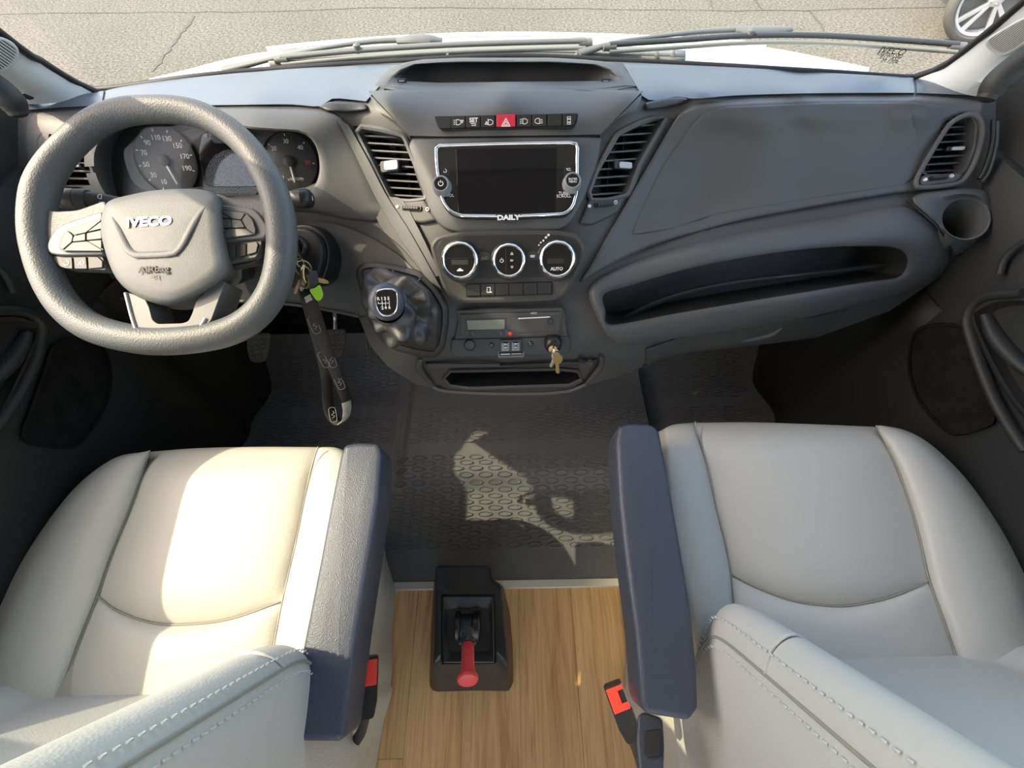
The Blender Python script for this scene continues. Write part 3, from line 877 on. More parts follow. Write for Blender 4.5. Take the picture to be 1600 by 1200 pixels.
lathe('hub_cap', fwh, 0, 0, [(.06, -.03), (.06, .012), (.045, .02), (.004, .021)], M['alloy'], car, n=24)
for k in range(5):
    a0 = 2*math.pi*k/5
    lathe('wheel_bolt', fwh, .042*math.cos(a0), .042*math.sin(a0), [(.008, .01), (.008, .024), (.003, .026)], M['steel'], car, n=8)
# body above and behind the wheel
bx = fwh.x; by = np.array([0, 0, 1.0]); bn = fwh.n
V = []; prof = [(-.44, .62),(-.36, .62), (-.26, .70), (-.12, .75), (.12, .75), (.28, .70), (.40, .58), (.45, .30), (.6, .22), (2.6, .22), (2.6, .95), (1.9, 1.05), (1.0, 1.02), (-.38, .9), (-.44, .75)]
fb = Frame(wc + np.array([0, 0, -.335*WS]), fwv)
prism('body', fb, prof, -1.6, -.02, M['car_body'], car, bevel=.03)
# ------------------------------------------------------------------ dashboard
dash = thing('dashboard', (0, .85, .7), 'dark grey moulded plastic dashboard spanning the cab below the windscreen', 'dashboard')
OPEN_CLUSTER = [(150, 262), (154, 228), (178, 204), (220, 192), (290, 188), (345, 190), (385, 200), (430, 204), (470, 207), (490, 222), (499, 250), (497, 278), (484, 298), (440, 312), (300, 316), (190, 318), (165, 298)]
OPEN_TRAY = [(602, 137), (612, 122), (640, 101), (720, 97), (860, 97), (945, 102), (968, 122), (978, 133)]
VENT_L = [(556, 200), (590, 205), (628, 214), (640, 245), (666, 308), (640, 311), (610, 309), (585, 258)]
VENT_R = [(968, 212), (1000, 196), (1042, 182), (1020, 215), (996, 258), (980, 302), (950, 309), (921, 309), (935, 270)]
VENT_FR = [(1481, 200), (1500, 186), (1518, 183), (1524, 195), (1520, 230), (1508, 262), (1496, 272), (1443, 272), (1450, 250), (1466, 220)]
VENT_FL = [(59, 222), (66, 210), (90, 209), (120, 225), (140, 262), (148, 296), (100, 296), (82, 285), (66, 250)]
SLOT = [(943, 458), (985, 446), (1060, 424), (1150, 405), (1250, 391), (1340, 385), (1395, 386), (1415, 396), (1416, 418), (1406, 432), (1330, 444), (1250, 458), (1150, 474), (1050, 491), (955, 507), (947, 485)]
CUP = circ(1506, 343, 36, 40, 31)
BIN = [(694, 584), (900, 580), (908, 588), (904, 600), (712, 606), (697, 598)]
HOLES = [grow(cr(OPEN_CLUSTER, 60, True), 2), grow(np.array(OPEN_TRAY, float), 2), grow(np.array(VENT_L, float), 2), grow(np.array(VENT_R, float), 2),
         grow(np.array(VENT_FR, float), 2), grow(np.array(VENT_FL, float), 2), grow(cr(SLOT, 60, True), 6), grow(CUP, 2), grow(np.array(BIN, float), 2)]
TOPC = [(28, 166), (60, 158), (150, 143), (200, 134), (300, 121), (400, 111), (500, 104), (600, 99), (790, 92), (980, 97), (1100, 103), (1200, 108), (1300, 114), (1430, 122), (1540, 140), (1556, 150)]
BOTC = [(28, 290), (60, 350), (120, 425), (200, 452), (300, 466), (430, 475), (500, 482), (560, 494), (578, 540), (605, 572), (650, 601), (700, 612), (790, 615), (880, 612), (960, 590), (1010, 571), (1060, 553), (1200, 536), (1280, 526), (1390, 486), (1470, 432), (1530, 385), (1556, 345)]
def body_grid():
    xs_ = np.arange(28, 1557, 4.0); tx, ty = np.array(TOPC, float).T; bx_, by_ = np.array(BOTC, float).T
    m = 120; V = []; ok = {}
    for i, x in enumerate(xs_):
        y0, y1 = np.interp(x, tx, ty), np.interp(x, bx_, by_)
        for j in range(m):
            y = y0 + (y1-y0)*j/(m-1); V.append(S(x, y, .004)); ok[i*m+j] = any(inside((x, y), h) for h in HOLES)
    F = [f for f in grid_faces(len(xs_), m) if not any(ok[k] for k in f)]
    # rolled underside and top return, so that the moulding has depth
    b = len(V)
    for i, x in enumerate(xs_):
        p = np.array(V[i*m+m-1]); V.append(p + (0, .05, -.02)); V.append(p + (0, .16, .0))
        if i:
            a0, a1 = (i-1)*m+m-1, i*m+m-1; c0, c1 = b+2*(i-1), b+2*i
            F += [(a0, a1, c1, c0), (c0, c1, c1+1, c0+1)]
    return mk('moulding', V, F, M['dash_body'], dash, angle=60)
body_grid()

def projpx(p):
    q = CR.T @ (np.asarray(p) - CC); return (800 + FPX*q[0]/-q[2], 600 - FPX*q[1]/-q[2])
# upper pads
def ruled(name, top, bot, mat, n=40, m=10, off=-.003, crown=.0, roll=True, parent=dash, hole=None):
    a, b = cr(top, n), cr(bot, n); rows = []
    for t in np.linspace(0, 1, m):
        rows.append([S(*(p*(1-t)+q*t), off - crown*math.sin(math.pi*t)) for p, q in zip(a, b)])
    if roll:
        rows.insert(0, [S(*p, off + .012) for p in a]); rows.append([S(*(q + (0, 1.5)), off + .006) for q in b]); rows.append([S(*(q + (0, 1.5)), off + .016) for q in b])
        R = []
        for r in rows:
            d0 = nrm(r[0]-r[1]); d1 = nrm(r[-1]-r[-2])
            R.append([r[0] + np.array([0, .004, -.012])] + [r[0]] + list(r[1:-1]) + [r[-1]] + [r[-1] + np.array([0, .004, -.012])])
        rows = R
    if hole is not None:
        V = np.vstack([np.asarray(r) for r in rows]); w = len(rows[0]); q = [projpx(p) for p in V]
        return mk(name, V, [f for f in grid_faces(len(rows), w) if not all(inside(q[k], hole) for k in f)], mat, parent, angle=50)
    return sheet(name, rows, mat, parent, angle=50)
ruled('upper_pad', [(166, 141), (200, 134), (300, 121), (400, 112), (500, 105), (622, 101)], [(162, 163), (250, 165), (350, 164), (450, 163), (500, 166), (520, 154), (572, 158)], M['dash_top'])
ruled('upper_pad', [(973, 98), (1100, 103), (1200, 108), (1300, 114), (1427, 121)], [(1004, 150), (1020, 157), (1060, 151), (1085, 154), (1150, 149), (1250, 146), (1340, 145), (1429, 145)], M['dash_top'])
ruled('end_pad', [(44, 161), (90, 153), (150, 144), (162, 142)], [(36, 172), (90, 168), (130, 166), (158, 165)], M['dash_top'], n=16)
ruled('end_pad', [(1432, 122), (1480, 130), (1515, 137), (1540, 143)], [(1433, 145), (1480, 147), (1515, 149), (1540, 151)], M['dash_top'], n=16)

# small lids above the middle vents
dash_panel('vent_lid', [(497, 167), (512, 159), (545, 159), (572, 162), (574, 172), (545, 176), (512, 174)], M['dash_dark'], dash, off=-.006)
dash_panel('vent_lid', [(1008, 160), (1040, 153), (1068, 151), (1077, 156), (1060, 164), (1030, 170), (1010, 172)], M['dash_dark'], dash, off=-.006)

# driver's side facia round the instruments
Pout = [(40, 176), (155, 170), (350, 168), (500, 170), (530, 178), (545, 197), (575, 254), (600, 305), (616, 345), (560, 348), (490, 332), (400, 328), (250, 330), (120, 334), (66, 330), (48, 280), (38, 220)]
def facia():
    c = (330, 250); n = 120
    Lo, Li = polar(rounded(Pout, 10), c, n), polar(cr(OPEN_CLUSTER, 80, True), c, n)
    loops = [[S(x, y, .012) for x, y in Lo], [S(x, y, .001) for x, y in grow(Lo, -1)], [S(x, y, -.003) for x, y in grow(Lo, -4)]]
    for t in (.3, .6, .85): loops.append([S(*(p*(1-t)+q*t), -.004 - .006*t) for p, q in zip(grow(Lo, -4), grow(Li, 3))])
    loops.append([S(x, y, -.010) for x, y in grow(Li, 3)]); loops.append([S(x, y, -.007) for x, y in Li])
    nv = nrm(np.array([0, -.80, .60])); base = [S(x, y, -.004) for x, y in Li]
    for d in (.02, .055, .085): loops.append([p + np.array([0, 1.0, -.25])*d*.8 for p in base])
    return loops
Lf = facia()
# the vent at the door end needs an opening of its own
Vv, Ff = np.vstack([np.asarray(l) for l in Lf]), grid_faces(len(Lf), 120, True)
hole = np.array(VENT_FL, float)
Ff = [f for f in Ff if not (max(f) < 8*120 and inside(np.mean([projpx(Vv[k]) for k in f], 0), hole))]
mk('instrument_hood', Vv, Ff, M['dash'], dash, angle=50)
# arm of the facia sweeping down beside the gear lever
ruled('facia_arm', [(604, 308), (628, 312), (650, 350), (672, 395), (688, 430)], [(588, 340), (600, 362), (626, 385), (650, 412), (668, 437)], M['dash'], n=24, m=8, off=-.006)
ruled('facia_arm', [(545, 196), (575, 250), (604, 306), (640, 362), (690, 452)], [(528, 186), (560, 252), (588, 310), (622, 368), (672, 440)], M['dash'], n=30, m=6, off=-.009)
# knee panel
ruled('knee_panel', [(476, 345), (530, 352), (580, 372), (620, 397), (655, 430), (672, 452)], [(470, 474), (510, 484), (550, 492), (575, 490), (610, 480), (650, 470)], M['dash'], n=30, m=12, off=-.004)
tube('knee_panel_edge', [S(x, y, -.004) for x, y in [(190, 466), (260, 468), (340, 470), (430, 473), (500, 482), (562, 494)]], .004, M['dash'], dash, n=8)

# instrument cluster
clus = thing('instrument_cluster', S(330, 260, .05), 'instrument cluster with two round dials behind the steering wheel', 'gauges')
fc = Frame(S(330, 262, .05), nrm(np.array([0, -.80, .60])))
Lc = polar(cr(OPEN_CLUSTER, 80, True), (330, 252), 80)
prism('housing', fc, fc.px(grow(Lc, 14)), -.02, -.004, M['dash_dark'], clus)
face = [(212, 250), (216, 226), (240, 207), (285, 204), (310, 196), (345, 196), (380, 208), (420, 212), (455, 206), (482, 216), (495, 245), (494, 272), (478, 296), (440, 300), (300, 300), (250, 298), (225, 285)]
prism('face_plate', fc, fc.px(cr(face, 70, True)), -.004, 0.0, M['dash_low'], clus, bevel=.001)
def dial(px, py, rad, nums, a0, a1, name, needle, redlast=False):
    d = Frame(fc.p(*fc.uv(px, py)), fc.n)
    lathe(name + '_disc', d, 0, 0, [(rad, 0), (rad, .004), (rad*.95, .005), (.002, .005)], M['dash_dark'], clus, n=48)
    lathe(name + '_ring', d, 0, 0, [(rad*1.02, 0), (rad*1.03, .008), (rad*.97, .009), (rad*.95, .004)], M['pocket'], clus, n=48, cap0=False, cap1=False)
    k = len(nums)
    for i, s_ in enumerate(nums):
        a = math.radians(a0 + (a1-a0)*i/(k-1))
        red = redlast and i == k-1
        text('numeral', s_, d, 0, 0, .0056, rad*.21, M['red_print'] if red else M['print'], clus, bold=.0, uv=(rad*.66*math.cos(a), rad*.66*math.sin(a)))
        c_, s2 = math.cos(a), math.sin(a)
        prism('tick', d, [(rad*.84*c_ - .0008*s2, rad*.84*s2 + .0008*c_), (rad*.91*c_ - .0008*s2, rad*.91*s2 + .0008*c_), (rad*.91*c_ + .0008*s2, rad*.91*s2 - .0008*c_), (rad*.84*c_ + .0008*s2, rad*.84*s2 - .0008*c_)], .0052, .0058, M['print'], clus, smooth=False)
    a = math.radians(needle); c_, s2 = math.cos(a), math.sin(a)
    prism('needle', d, [(-.002*s2, .002*c_), (rad*.72*c_ - .0008*s2, rad*.72*s2 + .0008*c_), (rad*.72*c_ + .0008*s2, rad*.72*s2 - .0008*c_), (.002*s2, -.002*c_)], .009, .011, M['print'], clus, smooth=False)
    lathe('needle_hub', d, 0, 0, [(.010, .005), (.010, .012), (.006, .014), (.001, .014)], M['dash_dark'], clus, n=20)
dial(262, 252, .060, ['10', '30', '50', '70', '90', '110', '130', '150', '170', '190'], 248, -20, 'speedometer', -72)
dial(455, 253, .052, ['0', '10', '20', '30', '40', '50'], 235, -5, 'rev_counter', -84, True)
text('dial_caption', 'x100 RPM', fc, 462, 280, .0056, .0075, M['print'], clus)
# middle display and its bright reflector face
prism('display', fc, fc.px(rounded([(318, 208), (390, 208), (405, 240), (405, 292), (322, 292), (312, 240)], 8)), .0, .004, M['gloss'], clus, bevel=.001)
prism('fuel_gauge', fc, fc.px(rounded([(330, 203), (390, 205), (386, 225), (336, 225)], 6)), .004, .006, M['dash_dark'], clus, bevel=.001)
text('gauge_symbol', 'F', fc, 322, 212, .008, .010, M['print'], clus)
text('gauge_symbol', 'H', fc, 394, 213, .008, .010, M['print'], clus)
prism('trim_shelf', fc, fc.px(rounded([(300, 293), (410, 293), (405, 308), (308, 308)], 4)), .0, .012, M['black'], clus, bevel=.002)
lens = prism('lens', fc, fc.px(grow(cr(face, 70, True), 3)), .020, .022, M['lens'], clus)

# centre pod: tray with a hood, facia with the switch row
pod_c = (790, 120)
def tray():
    n = 90; out = rounded([(573, 157), (577, 147), (603, 111), (625, 99), (652, 93), (720, 90), (860, 90), (948, 95), (976, 103), (992, 122), (1004, 150), (1000, 143), (790, 143), (585, 144)], 3)
    out = [(576, 143), (600, 112), (622, 100), (652, 93), (720, 90), (860, 90), (948, 95), (974, 104), (990, 124), (1003, 143)]
    Lo = polar(out, pod_c, n); Li = polar(rounded(OPEN_TRAY, 6), pod_c, n)
    hood = lambda y: -.05*sstep(132, 96, y)      # the rim rises into a hood at the windscreen side
    loops = [[S(x, y, .02) for x, y in Lo], [S(x, y, -.002) for x, y in Lo]]
    loops.append([S(x, y, -.004 + .7*hood(y)) for x, y in (Lo*.6 + Li*.4)])
    loops.append([S(x, y, -.004 + hood(y)) for x, y in (Lo*.2 + Li*.8)])
    loops.append([S(x, y, hood(y)) for x, y in Li])
    base = [S(x, y, hood(y)) for x, y in Li]
    b0 = np.mean(base, 0); rim2 = [b0 + (p-b0)*.94 + np.array([0, .03, -.006]) for p in base]
    loft('top_tray', loops + [rim2], M['dash'], dash, cap1=False, angle=50)
    fl = [np.array([p[0]*.93, .91 + .9*(p[1]-b0[1]), .895]) for p in base]
    loft('tray_shade_lining', [rim2, [b0 + (p-b0)*.93 + np.array([0, .012, -.02]) for p in base], fl], M['pocket'], dash, angle=50)  # dark lining paints the shade inside the tray
tray()
ft = Frame((0, 1.0, .93), (0, -1, .15))
for x in (628, 946):
    u, v = ft.uv(x, 127)
    ft2 = Frame(W(x, 127, .80), (0, -1, .25))
    prism('usb_socket', ft2, rrect(0, 0, .016, .008, .001), -.004, .003, M['black'], dash, bevel=.0006)
    prism('usb_tongue', ft2, rrect(0, .001, .010, .002, .0004), .003, .0038, M['print_dim'], dash)
ruled('centre_facia', [(576, 142), (650, 140), (790, 139), (930, 140), (1004, 142)], [(640, 212), (700, 213), (790, 212), (880, 211), (938, 210)], M['dash'], n=40, m=14, off=-.006)
ruled('facia_wing', [(577, 147), (582, 160), (588, 172)], [(640, 212), (625, 195), (606, 182)], M['dash'], n=14, m=8, off=-.0055, roll=False)
ruled('facia_wing', [(1003, 147), (1000, 160), (994, 172)], [(938, 210), (952, 194), (972, 181)], M['dash'], n=14, m=8, off=-.0055, roll=False)
def panel_poly(name, outline, mat, off, r=10, **kw): return dash_panel(name, outline, mat, dash, off=off, round_px=r, **kw)
panel_poly('radio_surround', [(634, 216), (790, 214), (942, 213), (934, 255), (912, 312), (893, 347), (876, 360), (790, 364), (715, 364), (690, 356), (672, 335), (650, 275)], M['dash'], -.005, 8, rings=8)
# switch row
fs = dash_frame(790, 190, -.008)
row = prism('switch_housing', fs, fs.px(rounded([(678, 182), (904, 177), (901, 194), (895, 201), (690, 204), (683, 197)], 5)), -.006, .0015, M['black'], dash, bevel=.0008)
cells = [(679, 705), (706, 727), (729, 750), (752, 773), (776, 805), (808, 830), (832, 853), (856, 877), (880, 902)]
for i, (x0, x1) in enumerate(cells):
    e = lambda x: 182.5 - (x-680)*.022
    P = [(x0, e(x0)), (x1, e(x1)), (x1 - (6 if i == 8 else 0), e(x1)+19), (x0 + (7 if i == 0 else 0), e(x0)+19)]
    o = prism('hazard_button' if i == 4 else 'switch', fs, fs.px(rounded(P, 2)), 0, .0042 if i != 4 else .0052, M['red_button'] if i == 4 else M['dash_dark'], dash, bevel=.0008)
    if i == 4: o['label'] = 'red hazard warning button'
def stroke(name, fr, pxs, w, h, mat, parent, closed=False):
    pxs = list(pxs)
    """thin printed line through photo pixels"""
    P = [np.array(fr.uv(*p, h)) for p in pxs]
    if closed: P.append(P[0])
    V, F = [], []
    for a, b in zip(P, P[1:]):
        d = (b-a)/(np.linalg.norm(b-a)+1e-9); q = np.array([-d[1], d[0]])*w/2; k = len(V)
        for p in (a-q-d*w*.4, b-q+d*w*.4, b+q+d*w*.4, a+q-d*w*.4): V.append(fr.p(p[0], p[1], h))
        F.append((k, k+1, k+2, k+3))
    return mk(name, V, F, mat, parent, smooth=False)
H1 = .0047
def lamp_sym(cx, cy, left=False, k=1.0, fr=fs, h=H1, parent=None):
    s_ = -1 if left else 1
    parent = parent or row
    pts = [(cx - 3*s_*k, cy-4*k), (cx + 1*s_*k, cy-4*k), (cx+4*s_*k, cy-2*k), (cx+4*s_*k, cy+2*k), (cx+1*s_*k, cy+4*k), (cx-3*s_*k, cy+4*k)]
    stroke('symbol', fr, pts, .0011*k, h, M['print'], parent, True)
lamp_sym(716, 191); [stroke('symbol', fs, [(709, 188 + d), (711, 188 + d)], .0011, H1, M['print'], row) for d in (0, 3, 6)]
stroke('symbol', fs, [(720.5, 188), (724, 188), (722, 192)], .0012, H1, M['print'], row, True)
text('symbol', 'SET', fs, 740, 188, H1, .0095, M['print'], row, bold=.0003)
stroke('symbol', fs, [(736, 193), (743, 193), (743, 196), (737, 196)], .0011, H1, M['print'], row)
lamp_sym(766, 191); stroke('symbol', fs, [(758, 194), (760, 190), (762, 194)], .0013, H1, M['print'], row, True); stroke('symbol', fs, [(762.5, 186), (762.5, 195)], .0011, H1, M['print'], row)
stroke('symbol', fs, [(784, 197), (790.5, 185), (797, 197)], .0014, H1+.001, M['print'], row, True); stroke('symbol', fs, [(787.3, 195), (790.5, 189.5), (793.7, 195)], .0012, H1+.001, M['print'], row, True)
lamp_sym(820, 189.5); [stroke('symbol', fs, [(812.5, 187 + d), (815.5, 186 + d)], .0010, H1, M['print'], row) for d in (0, 3, 6)]
lamp_sym(840, 189, True); [stroke('symbol', fs, [(844.5, 187 + d), (847.5, 187 + d)], .0010, H1, M['print'], row) for d in (0, 2.6, 5.2)]
stroke('symbol', fs, [(886.5, 182.5), (891.5, 182.5), (891.5, 194), (886.5, 194)], .0010, H1, M['print'], row, True); stroke('symbol', fs, [(887, 186), (891, 186)], .0018, H1, M['print'], row); stroke('symbol', fs, [(887, 191), (891, 191)], .0018, H1, M['print'], row)

# ------------------------------------------------------------------ air vents
def vent(opening, nl, lever, wheel_px, dots, side_dir, lip=8, first=.10, last=.93, tilt=0.0, woff=-.005):
    c = np.mean(np.array(opening, float), 0)
    t = thing('air_vent', S(*c), 'x', 'air vent', 'dashboard air vents')
    nv = Sn(*c, d=20)
    fv = Frame(S(*c, -.004), nv)
    P = polar(rounded(opening, 5), c, 60); base = [S(x, y, -.004) for x, y in P]
    Lo = grow(P, lip); loops = [[S(x, y, .010) for x, y in Lo], [S(x, y, -.001) for x, y in Lo], [S(x, y, -.005) for x, y in grow(P, lip*.5)], base]
    m0 = np.mean(base, 0)
    for d, k in ((.02, .99), (.055, .96)): loops.append([m0 + (p-m0)*k - nv*d for p in base])
    loft('vent_frame', loops, M['dash'], t, angle=45)
    m_ = np.array(opening, float); P = np.array(polar(m_, c, 120)); y0, y1 = P[:, 1].min(), P[:, 1].max()
    back = [fv.p(u, v, -.050) for u, v in fv.px(P)]
    mk('duct', back, [tuple(range(len(back)))], M['black'], t, smooth=False)
    for i in range(nl):
        y = y0 + (y1-y0)*(first + (last-first)*i/(nl-1))
        X = []
        for k in range(len(P)):
            p, q = P[k-1], P[k]
            ya, yb = p[1] + tilt*(p[0]-c[0]), q[1] + tilt*(q[0]-c[0])
            if (ya > y) != (yb > y): X.append(p + (q-p)*(y-ya)/(yb-ya))
        if len(X) < 2: continue
        X.sort(key=lambda p: p[0]); a, b = fv.uv(*X[0]), fv.uv(*X[-1])
        a, b = np.array(a), np.array(b)
        h = -.010
        V = []
        for dv, dh in ((-.0016, .0), (.0016, .0), (.0065, -.028), (.0035, -.028)):
            V += [fv.p(a[0]+.001, a[1]+dv, h+dh), fv.p(b[0]-.001, b[1]+dv, h+dh)]
        mk('slat', V, [(0, 1, 3, 2), (2, 3, 5, 4), (4, 5, 7, 6), (6, 7, 1, 0), (0, 2, 4, 6), (1, 3, 5, 7)], M['dash'], t, angle=30, bevel=.0007)
    # upright vanes behind the slats
    xm = np.linspace(0, 1, 6)[1:-1]
    uvb = np.array(fv.px(P)); 
    for k in xm:
        u = uvb[:, 0].min()*(1-k) + uvb[:, 0].max()*k
        Y = [uvb[i-1][1] + (uvb[i][1]-uvb[i-1][1])*(u-uvb[i-1][0])/(uvb[i][0]-uvb[i-1][0]) for i in range(len(uvb)) if (uvb[i-1][0] > u) != (uvb[i][0] > u)]
        if len(Y) >= 2:
            a, b = min(Y), max(Y)
            Vq = [fv.p(u+e, y, h) for e in (-.0008, .0008) for y in (a*.95, b*.95) for h in (-.038, -.049)]
            mk('vane', Vq, [(0, 1, 3, 2), (4, 5, 7, 6), (0, 1, 5, 4), (2, 3, 7, 6), (0, 2, 6, 4), (1, 3, 7, 5)], M['black'], t, smooth=False)
    if lever:
        lx, ly, lw, lh = lever; u, v = fv.uv(lx, ly)
        s_ = abs(fv.uv(lx+lw/2, ly)[0] - u)*2; s2 = s_*lh/lw
        prism('slider', fv, rrect(u, v, s_, s2, s2*.3), -.014, -.001, M['black'], t, bevel=.001)
        prism('slider_tip', fv, rrect(u + s_*.12, v, s_*.72, s2*.8, s2*.25), -.001, .003, M['slider'], t, bevel=.001)
    if wheel_px:
        (x0, y0_), (x1, y1_) = wheel_px
        a = np.array([fv.uv(x0, y0_), fv.uv(x1, y1_)]); m2 = a.mean(0); ln = np.linalg.norm(a[1]-a[0])
        ang = math.atan2(*(a[1]-a[0])[::-1])
        q = Frame(S((x0+x1)/2, (y0_+y1_)/2, woff), Sn((x0+x1)/2, (y0_+y1_)/2), (math.cos(ang), 0, 0))
        q = Frame(q.o, q.n, S(x1, y1_) - S(x0, y0_))
        prism('wheel_slot', q, rrect(0, 0, ln*1.0, .0085, .003), -.002, .0025, M['black'], t, bevel=.0006)
        prism('thumb_wheel', q, rrect(0, 0, ln*.84, .0058, .002), .0025, .0055, M['dash_dark'], t, bevel=.001)
        for k in np.linspace(-.36, .36, 7): prism('rib', q, rrect(ln*k, 0, .0012, .0050, .0003), .0055, .0062, M['dash_low'], t)
    if dots:
        (xa, ya), (xb, yb) = dots
        qa = Frame(S(xa, ya, woff - .001), Sn(xa, ya)); lathe('mark', qa, 0, 0, [(.0030, -.002), (.0030, .0012), (.0005, .0012)], M['print'], t, n=14)
        qb = Frame(S(xb, yb, woff - .001), Sn(xb, yb)); lathe('mark', qb, 0, 0, [(.0034, -.002), (.0034, .0012), (.0022, .0012), (.0022, -.002)], M['print'], t, n=16, cap1=False)
    return t
# surrounds with the little wheels below the vents
panel_poly('vent_base', [(612, 313), (664, 311), (684, 345), (660, 350), (634, 345)], M['dash_body'], -.004, 5, rings=4)
panel_poly('vent_base', [(920, 311), (978, 307), (966, 332), (925, 352), (905, 350)], M['dash_body'], -.004, 5, rings=4)
panel_poly('vent_base', [(1439, 274), (1499, 270), (1506, 274), (1494, 285), (1442, 292), (1434, 286)], M['dash'], -.0150, 4, rings=4)
v = vent(VENT_L, 9, (608, 259, 30, 15), ((627, 325), (659, 326)), ((621, 323), (668, 327)), 0, tilt=-.05); v['label'] = 'slatted air vent between the instruments and the screen, its lever pale grey'
v = vent(VENT_R, 9, (974, 258, 26, 9), ((929, 321), (958, 318)), ((921, 322), (962, 316)), 0, tilt=.06); v['label'] = 'slatted air vent between the screen and the passenger facia, with chrome lever'
v = vent(VENT_FR, 7, (1493, 232, 27, 7), ((1452, 279), (1481, 276)), ((1446, 280.5), (1487, 275)), 0, tilt=.06, first=.16, woff=-.0165); v['label'] = 'rounded air vent above the round cup holder at the passenger door'
v = vent(VENT_FL, 7, (120, 258, 10, 6), ((102, 299), (130, 300)), None, 0, tilt=-.02); v['label'] = 'air vent half hidden behind the steering wheel at the driver door'

# passenger side
def pass_panel():
    top = [(1062, 176), (1085, 163), (1150, 156), (1250, 152), (1400, 151), (1500, 153), (1541, 158)]
    bot = [(908, 442), (960, 412), (1030, 380), (1130, 350), (1260, 325), (1400, 302), (1500, 291)]
    a, b = cr(top, 60), cr(bot, 60); rows = []
    m = 26
    for t in np.linspace(0, 1, m):
        rows.append([p*(1-t)+q*t for p, q in zip(a, b)])
    V = []; bad = []
    hole = grow(np.array(VENT_FR, float), 4)
    for i, r in enumerate(rows):
        t = i/(m-1)
        for p in r:
            V.append(S(*p, -.006 + (.008 if t == 0 else 0) + .004*(1 if t == 1 else 0))); bad.append(inside(p, hole))
    F = [f for f in grid_faces(m, 60) if not any(bad[k] for k in f)]
    o = mk('passenger_facia', V, F, M['dash'], dash, angle=60, solid=.008)
pass_panel()
panel_poly('airbag_cover', [(1096, 178), (1130, 167), (1300, 160), (1440, 160), (1480, 168), (1470, 205), (1438, 270), (1425, 286), (1250, 312), (1100, 338), (1010, 372), (985, 375), (1000, 330), (1040, 250)], M['dash'], -.0080, 14, rings=10, thick=.006, edge=.0014)
tube('vent_surround', [S(x, y, -.014) for x, y in [(1475, 206), (1492, 188), (1515, 179), (1530, 186), (1534, 210), (1524, 250), (1508, 278), (1490, 288), (1440, 293), (1431, 286), (1440, 264)]], .0045, M['dash'], dash, closed=True, m=60, n=8)
tube('end_trim', [S(x, y, -.012) for x, y in [(1552, 186), (1550, 225), (1540, 262), (1530, 280)]], .004, M['black'], dash, n=8)
tube('end_trim', [S(x, y, -.010) for x, y in [(1557, 190), (1555, 228), (1545, 266), (1533, 284)]], .004, M['dash'], dash, n=8)
# lower shelf: rolled upper edge, long open pocket, cup holder
SH_O = [(924, 446), (990, 410), (1080, 382), (1180, 360), (1300, 340), (1400, 322), (1444, 338), (1476, 368), (1484, 405), (1455, 440), (1390, 464), (1280, 492), (1160, 514), (1050, 530), (965, 536), (930, 490)]
SH_I = [(944, 460), (985, 446), (1070, 421), (1165, 402), (1270, 388), (1365, 384), (1404, 389), (1417, 402), (1415, 420), (1400, 434), (1345, 442), (1255, 457), (1150, 474), (1050, 491), (956, 507), (946, 485)]
def shelf():
    k = 8; Lo, Li = crseg(SH_O, k), crseg(SH_I, k); n = len(Lo); loops = []
    loops.append([S(x, y, .012) for x, y in Lo]); loops.append([S(x, y, .000) for x, y in Lo])
    for t, o in ((.06, -.006), (.25, -.013), (.5, -.017), (.75, -.015), (.92, -.011), (1.0, -.006)):
        loops.append([S(*(p*(1-t) + q*t), o) for p, q in zip(Lo, Li)])
    loft('storage_shelf', loops, M['dash'], dash, cap1=False, angle=180)
    base = np.array(loops[-1]); mid_ = base.mean(0); nv = nrm(np.array([0, -.80, .60]))
    inner = [base] + [mid_ + (base - mid_)*(1 - .06*t) - nv*.10*t for t in (.1, .5, 1.0)]
    loft('storage_pocket', inner, M['pocket'], dash, cap1=True, angle=45)  # pocket walls near-black, the recess's shade put into their colour
shelf()
ruled('pocket_floor_ridge', [(955, 505), (1000, 478), (1060, 455), (1150, 436), (1300, 420), (1390, 410)], [(962, 506), (1010, 484), (1066, 463), (1155, 445), (1300, 428), (1392, 416)], M['dash_dark'], n=40, m=4, off=.045, crown=.006, roll=False)
tube('shelf_seam', [S(x, y, -.0165) for x, y in [(1416, 313), (1445, 337), (1468, 359), (1484, 385), (1488, 403)]], .0014, M['black'], dash, n=6)
def cup():
    c = (1506, 343); n = 64; nv = nrm(np.array([-.12, -.35, .93]))
    out = rounded([(1418, 312), (1440, 300), (1500, 293), (1538, 296), (1552, 320), (1557, 342), (1552, 362), (1535, 380), (1508, 392), (1488, 402), (1484, 385), (1468, 358), (1445, 336)], 8)
    Lo, Li = polar(out, c, n), polar(CUP, c, n)
    base = [S(x, y, -.018) for x, y in Li]; fcup = Frame(np.mean(base, 0), nv)
    flat = []
    for x, y in Li: u, v2 = fcup.uv(x, y); flat.append((u, v2))
    loops = [[S(x, y, .02) for x, y in grow(Lo, -1)], [S(x, y, -.006) for x, y in Lo], [S(x, y, -.014) for x, y in grow(Lo, -3)], [S(x, y, -.0165) for x, y in grow(Lo, -7)], [S(x, y, -.017) for x, y in (Lo*.5 + Li*.5)],
             [fcup.p(u*1.08, v2*1.08, .004) for u, v2 in flat], [fcup.p(u, v2, .003) for u, v2 in flat], [fcup.p(u*.98, v2*.98, -.004) for u, v2 in flat], [fcup.p(u*.90, v2*.90, -.075) for u, v2 in flat], [fcup.p(u*.8, v2*.8, -.078) for u, v2 in flat]]
    loft('cup_holder', loops, M['dash'], dash, angle=45)
cup()
